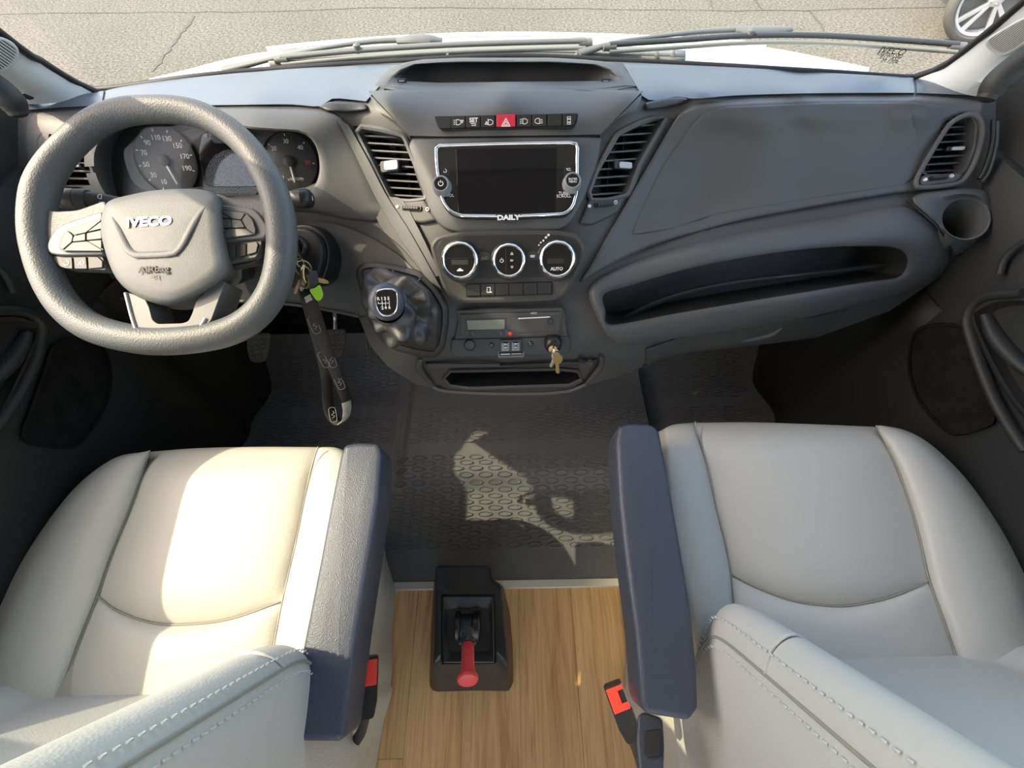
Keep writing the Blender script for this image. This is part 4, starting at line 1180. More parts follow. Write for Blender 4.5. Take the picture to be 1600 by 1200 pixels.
# glove flap under the shelf
ruled('lower_flap', [(1010, 545), (1080, 524), (1200, 504), (1280, 494), (1330, 478)], [(1012, 571), (1060, 553), (1200, 536), (1270, 527), (1290, 520)], M['dash_low'], n=30, m=6, off=-.002)
tube('flap_pull', [S(x, y, -.004) for x, y in [(1160, 533), (1185, 528), (1206, 522), (1222, 512)]], [.003, .006, .006, .002], M['dash'], dash, n=8)
tube('body_seam', [S(x, y, .001) for x, y in [(1052, 528), (1045, 545), (1030, 560), (1005, 572)]], .002, M['black'], dash, n=6)
# ------------------------------------------------------------------ centre stack: radio, heater panel, tachograph, bin
fr = dash_frame(793, 285, -.010, d=40)
radio = thing('car_radio', fr.o, 'car radio with a dark touchscreen in a chrome rounded frame', 'radio')
outer = [(679, 232), (684, 227), (790, 224), (897, 222), (905, 227), (904, 250), (904, 300), (897, 326), (884, 338), (800, 342), (720, 341), (702, 334), (690, 318), (684, 290), (680, 255)]
Lr = rounded(outer, 7)
prism('body', fr, fr.px(shrink(Lr, 1.0)), -.02, .003, M['black'], radio)
Lr2 = polar(Lr, (792, 283), 90); Li2 = grow(Lr2, -5.5); uvo, uvi = fr.px(Lr2), fr.px(Li2)
loft('chrome_frame', [[fr.p(u, v, .000) for u, v in uvo], [fr.p(u, v, .0045) for u, v in uvo], [fr.p((a[0]*.7+b[0]*.3), (a[1]*.7+b[1]*.3), .0072) for a, b in zip(uvo, uvi)],
      [fr.p((a[0]*.3+b[0]*.7), (a[1]*.3+b[1]*.7), .0072) for a, b in zip(uvo, uvi)], [fr.p(u, v, .0045) for u, v in uvi], [fr.p(u, v, .002) for u, v in uvi]], M['chrome'], radio, cap1=False, angle=60, label='chrome frame')
prism('front_panel', fr, fr.px(grow(Lr2, -5)), .000, .0042, M['gloss'], radio, bevel=.0006)
prism('screen', fr, fr.px(rounded([(713, 235), (870, 233), (868, 333), (717, 334)], 1.5)), .0042, .0056, M['screen'], radio, bevel=.0005, label='dark screen')
for nm, x, y in (('volume_knob', 690, 290), ('tune_knob', 894, 285)):
    u, v = fr.uv(x, y, .012); k = .0155
    lathe(nm, fr, u, v, [(k*1.08, .003), (k*1.08, .006), (k, .008), (k*.98, .018), (k*.86, .0215), (k*.74, .0215), (k*.70, .0195), (.001, .0195)], M['silver'], radio, n=40)
    kn = lathe('knob_face', fr, u, v, [(k*.70, .0190), (k*.68, .0208), (.001, .0208)], M['gloss'], radio, n=32)
    q = Frame(fr.p(u, v, .0210), fr.n)
    if nm == 'volume_knob':
        ar = [(.0042*math.cos(a), .0042*math.sin(a)) for a in np.linspace(math.radians(120), math.radians(420), 12)]
        V, F = [], []
        for i, (a, b) in enumerate(ar): V += [q.p(a*1.12, b*1.12), q.p(a*.84, b*.84)]; F += [(2*i-2, 2*i, 2*i+1, 2*i-1)] if i else []
        mk('power_symbol', V, F, M['print'], radio, smooth=False)
        mk('power_symbol', [q.p(-.0006, .001), q.p(.0006, .001), q.p(.0006, .0056), q.p(-.0006, .0056)], [(0, 1, 2, 3)], M['print'], radio, smooth=False)
    else:
        text('knob_lettering', 'ENTER', q, 0, 0, .0002, .0050, M['print'], radio, uv=(0, .0018)); text('knob_lettering', 'MENU', q, 0, 0, .0002, .0050, M['print'], radio, uv=(0, -.0026))
text('lettering', 'VOL', fr, 703.5, 305.5, .0045, .0070, M['print'], radio)
text('lettering', 'TUNE', fr, 881, 302, .0045, .0072, M['print'], radio); text('lettering', 'SCROLL', fr, 881, 306.5, .0045, .0072, M['print'], radio)
stroke('lettering', fr, [(695, 304), (700, 302), (704, 299)], .0011, .0045, M['print'], radio); stroke('lettering', fr, [(882, 297), (886, 300), (891, 302)], .0011, .0045, M['print'], radio)
prism('call_button', fr, fr.px(rounded([(689, 259), (697, 259), (704, 265), (703, 277), (697, 276), (690, 274)], 2)), .004, .0052, M['black'], radio, bevel=.0005)
text('lettering', 'C', fr, 696, 267, .0056, .0085, M['print'], radio, rot=2.4)
prism('back_button', fr, fr.px(rounded([(881, 264), (886, 257), (897, 255), (898, 270), (890, 272), (882, 276)], 2)), .004, .0052, M['black'], radio, bevel=.0005)
stroke('lettering', fr, [(892, 266), (887, 266), (885, 263.5), (891, 263)], .0010, .0056, M['print'], radio)
for x in (684, 690): pass
pl = prism('name_plate', fr, fr.px([(774, 336), (815, 335.5), (809, 343.5), (804, 345.5), (786, 346), (780, 344)]), .003, .0098, M['black'], radio, bevel=.0006)
text('name_lettering', 'DAILY', fr, 794.5, 340.2, .0101, .0115, M['print'], radio, bold=.0006, sx=1.25)

# heater panel
fh = dash_frame(794, 408, -.008, d=40)
heat = thing('heater_control_panel', fh.o, 'black heater panel with three chrome-ringed dials below the radio', 'heater controls')
ho = rounded([(672, 383), (684, 369), (720, 362), (790, 360), (868, 360), (903, 366), (917, 384), (911, 408), (893, 445), (880, 462), (866, 469), (790, 472), (718, 473), (702, 465), (691, 446), (679, 410)], 5)
Lh = polar(ho, (794, 412), 90); u0 = fh.px(Lh); u1 = fh.px(grow(Lh, -4)); u2 = fh.px(grow(Lh, -8))
loft('panel', [[fh.p(u, v, -.012) for u, v in u0], [fh.p(u, v, .002) for u, v in u0], [fh.p(u, v, .0038) for u, v in u1], [fh.p(u, v, .0015) for u, v in u2]] + [[fh.p(*q, .0015 - .002*(1-k)) for q in fh.px(shrink(grow(Lh, -8), k))] for k in (.7, .4, .05)], M['dash_low'], heat, angle=40)
prism('dial_field', fh, fh.px(rounded([(682, 386), (690, 374), (722, 367), (790, 365), (866, 365), (899, 371), (908, 386), (902, 408), (890, 432), (700, 434), (690, 412)], 9)), -.002, .0022, M['dash_dark'], heat, bevel=.001)
def hdial(px, py, rad, name):
    u, v = fh.uv(px, py, .024)
    q = Frame(fh.p(u, v, 0), fh.n)
    lathe(name + '_collar', q, 0, 0, [(rad*1.12, .001), (rad*1.12, .004), (rad*1.02, .006)], M['black'], heat, n=40)
    loops = []; n = 56
    for rr, h, kn in ((1.0, .004, 1), (1.0, .0185, 1), (.985, .0215, 1), (.93, .0245, 0), (.86, .0255, 0), (.80, .0240, 0), (.79, .020, 0)):
        loops.append([q.p(rad*rr*(1 + (.018 if kn and (i//2) % 2 else 0))*math.cos(2*math.pi*i/n), rad*rr*(1 + (.018 if kn and (i//2) % 2 else 0))*math.sin(2*math.pi*i/n), h) for i in range(n)])
    loft(name + '_ring', loops, M['chrome'], heat, cap1=False, angle=50, label='chrome dial ring')
    lathe(name + '_face', q, 0, 0, [(rad*.80, .018), (rad*.79, .0222), (.001, .0226)], M['gloss'], heat, n=40, label='glossy black dial face')
    return Frame(q.p(0, 0, .0229), fh.n)
q1 = hdial(718, 407, .0330, 'temperature_dial'); q2 = hdial(795, 407, .0300, 'airflow_dial'); q3 = hdial(871, 405, .0325, 'fan_dial')
for q, xo in ((q1, 0), (q3, -.003)):
    prism('dial_display', q, rrect(xo, -.003, .030, .0085, .0006), -.001, .0004, M['cowl'] if False else M['pocket'], heat, label='unlit dial display')
    stroke_pts = 0
    mk('dial_line', [q.p(-.024, .0035, .0001), q.p(.024, .0035, .0001), q.p(.024, .0041, .0001), q.p(-.024, .0041, .0001)], [(0, 1, 2, 3)], M['pocket'], heat, smooth=False)
text('dial_lettering', 'AUTO', q3, 0, 0, .0003, .0078, M['print'], heat, uv=(-.001, -.0165), bold=.0002)
def car_icon(q, u, v, s_):
    V = [q.p(u + a*s_, v + b*s_, .0003) for a, b in [(-1, -.3), (1, -.3), (1, .1), (.55, .15), (.25, .55), (-.4, .55), (-.65, .15), (-1, .05)]]
    mk('dial_symbol', V, [tuple(range(8))], M['print'], heat, smooth=False)
car_icon(q1, 0, -.0165, .0055)
mk('dial_line', [q2.p(-.0055, -.022, .0002), q2.p(-.0048, -.022, .0002), q2.p(-.0048, .022, .0002), q2.p(-.0055, .022, .0002)], [(0, 1, 2, 3)], M['dash_low'], heat, smooth=False)
ar = [(.0035*math.cos(a) - .0125, .0035*math.sin(a)) for a in np.linspace(math.radians(125), math.radians(415), 12)]
V, F = [], []
for i, (a, b) in enumerate(ar): V += [q2.p(a, b, .0003), q2.p((a+.0125)*.72 - .0125, b*.72, .0003)]; F += [(2*i-2, 2*i, 2*i+1, 2*i-1)] if i else []
mk('dial_symbol', V, F, M['print'], heat, smooth=False)
mk('dial_symbol', [q2.p(-.0130, .0005, .0003), q2.p(-.0120, .0005, .0003), q2.p(-.0120, .0048, .0003), q2.p(-.0130, .0048, .0003)], [(0, 1, 2, 3)], M['print'], heat, smooth=False)
for v_, pts in ((.0115, [(-1, -.8), (1, -.8), (.6, .3), (0, 1), (-.6, .3)]), (0, [(-1, -.6), (.3, -.6), (1, 0), (.3, .6), (-1, .6)]), (-.011, [(-.8, .6), (.8, .6), (.7, -.3), (0, -1), (-.7, -.3)])):
    P = [q2.p(.0055 + a*.0026, v_ + b*.0026, .0003) for a, b in pts]; Pi = [q2.p(.0055 + a*.0014, v_ + b*.0014, .0003) for a, b in pts]; k = len(pts)
    mk('dial_symbol', P + Pi, [(i, (i+1) % k, k+(i+1) % k, k+i) for i in range(k)], M['print'], heat, smooth=False)
for x, y, lab in ((757, 402, 'A/C'), (832, 401, '')):
    u, v = fh.uv(x, y, .004)
    P = [(u-.010, v-.006), (u+.010, v-.006), (u+.010, v+.004), (u+.006, v+.0095), (u-.006, v+.0095), (u-.010, v+.004)]
    prism('push_button', fh, rounded(P, .003), .001, .0060, M['dash_low'], heat, bevel=.001)
    if lab: text('button_lettering', lab, fh, 757, 403.5, .0063, .0070, M['print_dim'], heat)
    else:
        mk('button_symbol', [fh.p(u + a*.0012, v + b*.0012, .0064) for a, b in [(-4, 1.5), (-2, 2.4), (2, 2.4), (4, 1.5), (2.5, -1.5), (-2.5, -1.5)]], [(0, 1, 2, 3, 4, 5)], M['print'], heat, smooth=False)
for k, (x, y) in enumerate([(842, 383), (845, 379), (849, 376), (853, 371), (857, 367)]):
    lathe('fan_mark', Frame(fh.p(*fh.uv(x, y, .0024), .0024), fh.n), 0, 0, [(.0013 + .0003*k, -.001), (.0013 + .0003*k, .0004), (.0003, .0004)], M['print'], heat, n=8)
# strip of six flat switches
for i in range(6):
    x0 = 730 + i*22.0; e = -.6*i
    P = [(x0, 444.5+e), (x0+21.0, 444+e), (x0+20.6, 461.5+e), (x0+.6, 462+e)]
    prism('switch_blank', fh, fh.px(rounded(P, 1.5)), -.001, .0050, M['dash_dark'], heat, bevel=.0008)
prism('switch_recess', fh, fh.px([(728, 443), (863, 439.5), (862.5, 460), (729, 464)]), -.004, .0022, M['black'], heat)
stroke('button_symbol', fh, [(761, 449), (766, 449), (766, 457), (761, 457)], .0011, .0055, M['print'], heat, True); stroke('button_symbol', fh, [(764, 456.5), (768, 456.5)], .0020, .0055, M['print'], heat)
stroke('button_symbol', fh, [(737, 453), (741, 453)], .0020, .0055, M['dash_body'], heat); stroke('button_symbol', fh, [(743, 453), (746, 453)], .0020, .0055, M['dash_body'], heat)

# tachograph and its carrier
fg = dash_frame(793, 515, -.006, d=30)
bez = rounded([(718, 487), (722, 484), (876, 480), (882, 484), (886, 520), (890, 550), (884, 553), (712, 558), (706, 552), (712, 520)], 6)
prism('tachograph_bezel', fg, fg.px(bez), -.012, .003, M['dash_low'], dash, bevel=.002)
prism('lower_bezel', fg, fg.px(rounded([(706, 529), (890, 524), (892, 545), (886, 552), (712, 558), (705, 550)], 6)), .000, .0050, M['dash_dark'], dash, bevel=.002)
tach = thing('tachograph', fg.o, 'slim black tachograph with olive display and paper drawer in the console', 'tachograph')
prism('slot_frame', fg, fg.px([(714, 484), (879, 479.5), (876, 523), (720, 528)]), .001, .0048, M['black'], tach, bevel=.0006)
prism('front', fg, fg.px([(719, 489.5), (875, 485.5), (873, 521), (722, 526)]), .002, .0085, M['dash_low'], tach, bevel=.001)
prism('display', fg, fg.px([(730, 498.5), (789, 497), (789, 512), (732, 513)]), .008, .0092, M['lcd'], tach, bevel=.0004, label='olive display')
prism('display_frame', fg, fg.px([(727, 496), (792, 494.5), (792, 524), (730, 525.5)]), .007, .0088, M['dash_dark'], tach, bevel=.0004)
prism('paper_drawer', fg, fg.px([(799, 493), (868, 491.5), (866, 515), (800, 518)]), .008, .0098, M['dash_low'], tach, bevel=.0006)
prism('paper_edge', fg, fg.px([(810, 494.5), (859, 492.0), (859, 493.5), (810, 496)]), .009, .0108, M['print'], tach, label='white paper edge')
text('maker_mark', 'VDO', fg, 834, 489.6, .0088, .0055, M['print'], tach)
lathe('lock_button', Frame(fg.p(*fg.uv(860, 502, .01), .0098), fg.n), 0, 0, [(.0065, -.001), (.0065, .001), (.0052, .0014), (.0045, .0006), (.0006, .0006)], M['dash_dark'], tach, n=24)
for x, y, w in ((731, 518.5, 4), (740, 519, 4.5), (784, 518, 4), (792.5, 517, 5)):
    prism('key', fg, fg.px(rounded([(x-w/2, y-4), (x+w/2, y-4), (x+w/2, y+4), (x-w/2, y+4)], 1)), .008, .0102, M['dash_body'], tach, bevel=.0006)
lathe('seal_stud', Frame(fg.p(*fg.uv(797.5, 521.5, .01), .009), fg.n), 0, 0, [(.0042, -.002), (.0042, .0015), (.0025, .0028), (.0004, .003)], M['red_buckle'], tach, n=14, label='red seal stud')
for x, y in ((722, 497), (872, 493), (871, 518)): lathe('screw', Frame(fg.p(*fg.uv(x, y, .0085), .0085), fg.n), 0, 0, [(.0014, -.001), (.0014, .0004), (.0003, .0002)], M['black'], tach, n=8)
# row under it
lathe('socket_plug', Frame(fg.p(*fg.uv(734, 539, .005), .005), fg.n), 0, 0, [(.0112, -.003), (.0112, .002), (.0098, .0032), (.0088, .0022), (.0006, .0026)], M['black'], dash, n=28)
for x, y in ((714, 538.5), (882, 534.5)): lathe('screw', Frame(fg.p(*fg.uv(x, y, .005), .005), fg.n), 0, 0, [(.0040, -.002), (.0040, .0008), (.0032, .0008), (.0024, -.0004), (.0004, -.0004)], M['dash'], dash, n=14)
for x, y in ((768, 539), (829, 537)): lathe('screw_cap', Frame(fg.p(*fg.uv(x, y, .005), .005), fg.n), 0, 0, [(.0052, -.002), (.0050, .0015), (.0035, .003), (.0006, .003)], M['black'], dash, n=16)
sw = thing('rocker_switch_pair', fg.p(*fg.uv(798, 540)), 'pair of black rocker switches on a plate below the tachograph', 'switches')
prism('holder', fg, fg.px([(781, 529), (815, 528), (815, 546.5), (781, 547.5)]), .003, .0085, M['black'], sw, bevel=.0008)
prism('plate', fg, fg.px([(778.5, 550), (818.5, 548.5), (818, 557), (779, 558)]), .002, .0075, M['black'], sw, bevel=.0004)
stroke('plate_edge', fg, [(778.7, 550), (779.2, 557.8), (818, 556.8), (818.3, 548.7)], .0008, .0078, M['print_dim'], sw)
for x in (790, 806):
    o = prism('rocker', fg, fg.px(rounded([(x-6.5, 532.5-.03*(x-790)), (x+6.5, 532-.03*(x-790)), (x+6.5, 546-.03*(x-790)), (x-6.5, 546.5-.03*(x-790))], 1)), .008, .0105, M['gloss'], sw, bevel=.001)
    for y in (537.8, 543.2):
        u, v = fg.uv(x, y-.03*(x-790), .0105); prism('rocker_pad', fg, [(u + .0044*math.cos(a), v + .0028*math.sin(a)) for a in np.linspace(0, 2*math.pi, 14, endpoint=False)], .0100, .0125, M['gloss'], sw, bevel=.0012)
        stroke('rocker_mark', fg, [(x-2.4, y-.03*(x-790)), (x+2.4, y-.2-.03*(x-790))], .0013, .0128, M['print'], sw)
stroke('plate_lettering', fg, [(783, 553.6), (796, 553.2)], .0015, .0079, M['print'], sw); stroke('plate_lettering', fg, [(800, 553), (814, 552.6)], .0015, .0079, M['print_dim'], sw)

lock = thing('key_switch', fg.p(*fg.uv(863, 538)), 'round black key switch with small keys hanging, right of the rocker switches', 'lock')
ql = Frame(fg.p(*fg.uv(864, 536, .01), .004), nrm(fg.n + np.array([0, -.25, -.1])))
lathe('barrel', ql, 0, 0, [(.0175, -.006), (.0165, .010), (.0145, .018), (.0120, .020), (.0115, .017), (.0006, .017)], M['black'], lock, n=32)
lathe('lock_face', ql, -.001, -.004, [(.0085, .016), (.0080, .0205), (.0006, .021)], M['brass'], lock, n=20, label='brass lock face')
keys = thing('small_key_pair', ql.p(0, 0, .022), 'two small steel keys on a ring hanging from the console key switch', 'keys')
def keyshape(name, fr_, L, r, w, mat, parent, rot=0.0, u=0, v=0, th=.0018, teeth=4):
    """flat key: round bow at (u, v), blade along -v turned by rot"""
    P = [(r*math.cos(a), r*math.sin(a)) for a in np.linspace(math.radians(-60), math.radians(240), 20)]
    bl = [(-w/2, -r*.86), (-w/2, -L+.002), (0, -L), (w/2, -L+.002)]
    for i in range(teeth):
        t0 = -L + .003 + (L - r*1.4)*i/teeth; t1 = t0 + (L - r*1.4)/teeth*.5
        bl += [(w/2, t0), (w/2*.45, t1)]
    P = P + bl[:] if False else [(a, b) for a, b in P][::-1] + [(w/2, -r*.86)] + bl[::-1][:len(bl)-0]
    c_, s_ = math.cos(rot), math.sin(rot)
    P = [(u + a*c_ - b*s_, v + a*s_ + b*c_) for a, b in P]
    return prism(name, fr_, P, -th/2, th/2, mat, parent, bevel=.0003)
b0, b1 = W(865, 534, .755), W(866, 548, .755)
kf0 = Frame(W(866, 541, .755), (1, 0, .05), (0, -1, 0))
tube('inserted_key', [ql.p(.0, .0, .014), ql.p(.0, .0005, .026), ql.p(.0, .001, .033)], [.0022, .0022, .0018], M['steel'], keys, n=8, m=6, squash=2.6)
rg = W(867, 551, .742)
tube('ring', [rg + np.array([.0075*math.cos(a), -.004*math.sin(a), .0125*math.sin(a)]) for a in np.linspace(0, 2*math.pi, 14, endpoint=False)], .0011, M['steel'], keys, closed=True, m=32, n=6)
kf = Frame(W(871, 560, .735), CC - W(871, 560, .735), (1, 0, 0))
keyshape('key', kf, .026, .0090, .0068, M['brass'], keys, rot=.02, u=.000, v=-.001)
keyshape('key', kf.lift(-.004), .022, .0075, .006, M['steel'], keys, rot=-.45, u=-.003, v=.004)

# lower drawer below the tachograph
fb_ = dash_frame(800, 588, -.004, d=16)
ruled('bin_front', [(664, 568), (700, 571), (800, 570), (900, 566), (932, 562)], [(690, 604), (712, 609), (800, 612), (880, 609), (905, 602)], M['dash_low'], dash and 60, 24, off=-.005, hole=grow(np.array(BIN, float), 3))
dash_recess('bin_opening', BIN, M['dash_low'], dash, lip=6, depth=.06, n=70, round_px=4, off=-.014, taper=.95, nvec=(0, -.9, .43), mat_in=M['black'])  # black inner walls stand for the shade inside the opening
prism('bin_shutter', fb_, fb_.px([(668, 566), (780, 566), (782, 569), (925, 563), (926, 568), (670, 572)]), .001, .006, M['dash_low'], dash, bevel=.001)
prism('bin_gap', fb_, fb_.px([(802, 569), (905, 565), (905, 568.5), (806, 572)]), .003, .0066, M['black'], dash)
tube('bin_bracket', [S(x, y, -.008) for x, y in [(657, 562), (656, 575), (664, 588), (676, 600)]], [.005, .007, .006, .004], M['dash_low'], dash, n=10)
tube('bin_bracket', [S(x, y, -.008) for x, y in [(940, 557), (938, 572), (926, 588), (914, 600)]], [.005, .007, .006, .004], M['dash_low'], dash, n=10)
tube('bin_clip', [S(x, y, -.012) for x, y in [(905, 562), (915, 566), (924, 562)]], .004, M['black'], dash, n=8)
tube('bin_lip', [S(x, y, -.006) for x, y in [(676, 604), (700, 611), (790, 615), (880, 612), (915, 600)]], .0045, M['dash'], dash, n=8)

# ------------------------------------------------------------------ gear lever
gear = thing('gear_lever', S(640, 500), 'gear lever with chrome-edged knob in a wrinkled black leather gaiter', 'gear lever')
gb = [(558, 425), (566, 414), (590, 412), (622, 418), (655, 427), (680, 452), (697, 480), (697, 505), (692, 540), (680, 556), (655, 553), (622, 545), (598, 530), (582, 505), (572, 470)]
n = 96; cg = (632, 486)
Lb = polar(rounded(gb, 7), cg, n)
loft('gaiter_base', [[S(x, y, .012) for x, y in grow(Lb, 5)], [S(x, y, -.004) for x, y in grow(Lb, 4)], [S(x, y, -.012) for x, y in Lb], [S(x, y, -.014) for x, y in grow(Lb, -5)], [S(x, y, -.008) for x, y in grow(Lb, -8)]], M['dash_low'], gear, cap1=False, angle=60)
top_c = (607, 478); Kz = .665
top_loop = [W(top_c[0] + 26*math.cos(a), top_c[1] + 27*math.sin(a), Kz + .022) for a in np.linspace(0, 2*math.pi, n, endpoint=False)]
base_l = [S(x, y, -.011) for x, y in grow(Lb, -7)]
loops = []
grnd = random.Random(5)
for i, t in enumerate(np.linspace(0, 1, 26)):
    e = t**.85; lp = []
    for j in range(n):
        a = 2*math.pi*j/n
        p = np.array(base_l[j])*(1-e) + np.array(top_loop[j])*e
        puff = math.sin(math.pi*t)**1.0
        # soft folds running round and down the leather, tighter near the knob
        f = (.0060*math.sin(3*a + 5.5*t + .6) + .0050*math.sin(5*a - 8*t + 1.0) + .0040*math.sin(2*a + 15*t) + .0030*math.sin(8*a + 11*t + 2))*puff
        out = nrm(p - (np.array(base_l).mean(0)*(1-e) + np.array(top_loop).mean(0)*e))
        vz = nrm(CC - p)
        p = p + out*(f + .010*puff) + vz*(.016*math.sin(math.pi*t)**1.3 + f*.9)
        lp.append(p)
    loops.append(lp)
loft('gaiter', loops, M['gaiter'], gear, cap1=False, angle=180, sub=1)
for pts in ([(612, 421), (620, 430), (626, 440)], [(570, 424), (580, 436), (586, 448)], [(660, 432), (652, 442)], [(652, 500), (664, 515), (672, 530)]):
    tube('gaiter_seam', [S(x, y, -.030) for x, y in pts], .0018, M['gaiter'], gear, n=6)
kc = W(604, 472, Kz)
kn = nrm(nrm(CC - kc) + np.array([0, -.12, .05]))
fk = Frame(kc, kn)
prof = [(.014, -.050), (.018, -.034), (.0255, -.016), (.0285, -.004), (.0275, .007), (.0235, .013), (.019, .0155)]
def kr(a): return 1.0 + .06*math.cos(2*a) * 1.0
loops = [[fk.p(r*math.cos(a), r*math.sin(a)*1.06, h) for a in np.linspace(0, 2*math.pi, 40, endpoint=False)] for r, h in prof]
loft('knob', loops, M['arm'], gear, cap0=True, angle=60)
fkp = [(586, 458), (592, 452), (606, 450), (618, 452), (622, 460), (622, 480), (617, 491), (606, 496), (594, 492), (587, 480)]
Lk = cr(fkp, 40, True)
uvk = fk.px(Lk, .016); uvk2 = fk.px(shrink(Lk, .86), .016)
loft('knob_ring', [[fk.p(u*1.03, v*1.03, .006) for u, v in uvk], [fk.p(u, v, .0165) for u, v in uvk], [fk.p((a[0]+b[0])/2, (a[1]+b[1])/2, .0185) for a, b in zip(uvk, uvk2)], [fk.p(u, v, .0165) for u, v in uvk2]], M['chrome'], gear, cap1=True, angle=60, label='chrome ring')
prism('knob_face', fk, fk.px(shrink(Lk, .84), .017), .016, .0176, M['gloss'], gear, bevel=.0006, label='glossy black shift pattern plate')
for s_, x, y in (('R', 591, 467), ('1', 596.5, 466.8), ('3', 601.5, 466.6), ('5', 607, 466.4), ('2', 597.5, 481.2), ('4', 602.5, 480.8), ('6', 608.5, 480.4)):
    text('shift_numeral', s_, fk, x, y, .0179, .0066, M['print'], gear, bold=.0003)
for pts in ([(591, 474.5), (608, 473.4)], [(591, 472), (591, 474.5)], [(597, 470.5), (597.5, 477.5)], [(602.3, 470.3), (602.6, 477.2)], [(608, 470), (608.4, 476.8)]):
    stroke('shift_line', fk, pts, .0010, .0179, M['print'], gear)
# ------------------------------------------------------------------ steering wheel
T_, B_ = W(250, 152, .665), W(250, 552, .632)
fy = nrm(T_ - B_)
fwn = nrm(np.cross(np.array([1.0, 0, 0]), fy))
fw_ = Frame((T_ + B_)/2, fwn)
wheel = thing('steering_wheel', fw_.o, 'grey flat-bottomed steering wheel with IVECO airbag hub and button pads', 'steering wheel')
mid = [(245, 171), (300, 176), (350, 198), (393, 238), (424, 290), (438, 340), (440, 395), (428, 450), (400, 492), (355, 519), (290, 531), (220, 531), (150, 514), (107, 484), (80, 445), (62, 395), (57, 350), (63, 300), (78, 265), (105, 230), (145, 195), (190, 176)]
thick = [.0200, .0200, .0200, .0205, .0215, .022, .0220, .0215, .0215, .0215, .0220, .0220, .022, .0215, .021, .0205, .0215, .0225, .0215, .020, .020, .020]
def wp(px, py, h=0.0): return fw_.p(*fw_.uv(px, py, h), h)
tube('rim', [wp(*p) for p in mid], thick, M['rim'], wheel, n=20, m=110, closed=True, angle=180)
# webs that join the rim to the pads
def wprism(name, pxs, h0, h1, mat, parent=wheel, r=3, bevel=.002, **kw):
    return prism(name, fw_, fw_.px(rounded(pxs, r) if r else pxs, h1), h0, h1, mat, parent, bevel=bevel, **kw)
wprism('spoke', [(56, 322), (84, 330), (120, 328), (165, 312), (165, 350), (92, 372), (64, 395), (52, 360)], -.016, .004, M['rim'], r=8, bevel=.006)
wprism('spoke', [(335, 300), (375, 315), (412, 312), (440, 300), (445, 360), (428, 385), (408, 345), (335, 345)], -.016, .004, M['rim'], r=8, bevel=.006)
wprism('spoke_back', [(70, 345), (160, 325), (170, 420), (85, 398), (70, 380)], -.022, -.006, M['dash_dark'], r=8)
wprism('spoke_back', [(345, 318), (420, 325), (425, 385), (400, 410), (345, 420)], -.022, -.006, M['dash_dark'], r=8)
# button pads
wprism('button_frame', [(72, 385), (76, 372), (88, 355), (105, 347), (160, 329), (162, 398), (92, 399), (76, 396)], -.010, .008, M['wheel_grey'], r=6, bevel=.003)
wprism('button_field', [(91, 388), (94, 372), (104, 358), (160, 339), (162, 393), (100, 394)], .006, .0095, M['dash_dark'], r=4, bevel=.001)
for P in ([(93, 387), (96, 373), (105, 360), (114, 368), (112, 378), (98, 390)], [(106, 358.5), (156, 341.5), (158, 344), (134, 363), (116, 367)], [(115, 369), (133, 364.5), (133, 375.5), (113, 377.5)], [(135, 364), (158, 359), (159, 373), (135, 375.5)], [(99, 391.5), (113, 379), (136, 377), (158, 390), (158, 392)], [(137, 362), (158, 346), (158, 357)], [(138, 376.5), (158, 375), (158, 388)]):
    wprism('button', P, .009, .0125, M['key_grey'], r=2, bevel=.0012)
wprism('lower_button_frame', [(80, 400), (160, 399), (166, 422), (104, 420), (92, 416)], -.014, .002, M['key_grey'], r=4, bevel=.002)
for P in ([(95, 405), (98, 402), (112, 402), (113, 420), (103, 419)], [(114.5, 402), (134, 401), (136, 420), (116, 420)], [(137, 401), (152, 401), (160, 408), (160, 418), (138, 420)]):
    wprism('button', P, .000, .0050, M['dash_low'], r=2, bevel=.001)
text('button_symbol', 'C', fw_, 105, 411, .0052, .012, M['print'], wheel, rot=2.5)
stroke('button_symbol', fw_, [(122, 414), (126, 408), (126, 414)], .0014, .0053, M['print'], wheel); stroke('button_symbol', fw_, [(129, 406), (131, 410), (129, 414)], .0014, .0053, M['print'], wheel)
wprism('button_frame', [(340, 318), (395, 325), (406, 335), (417, 352), (418, 364), (412, 372), (342, 378)], -.010, .008, M['wheel_grey'], r=6, bevel=.003)
wprism('button_field', [(341, 325), (384, 331), (396, 342), (401, 358), (400, 367), (342, 374)], .006, .0095, M['dash_dark'], r=4, bevel=.001)
for P in ([(343, 327), (383, 333), (376, 343), (362, 341), (343, 329)], [(385, 334), (394, 343), (399, 358), (398, 365), (384, 355), (378, 343)], [(343, 342), (360, 342.5), (361, 355), (343, 356)], [(362, 343), (376, 344), (382, 355), (362, 356)], [(343, 372), (356, 358), (382, 357), (396, 366), (343, 373)], [(343, 358), (354, 358), (343, 369)], [(343, 331), (358, 340), (343, 340)]):
    wprism('button', P, .009, .0125, M['key_grey'], r=2, bevel=.0012)
wprism('lower_button_frame', [(345, 379), (410, 372), (406, 392), (400, 402), (347, 412)], -.014, .002, M['key_grey'], r=4, bevel=.002)
for P in ([(352, 385), (367, 382), (367, 401), (355, 403), (351, 398)], [(369, 382), (384, 380), (384, 399), (369, 401)], [(386, 379.5), (400, 377), (403, 382), (400, 394), (386, 398)]):
    wprism('button', P, .000, .0050, M['dash_low'], r=2, bevel=.001)
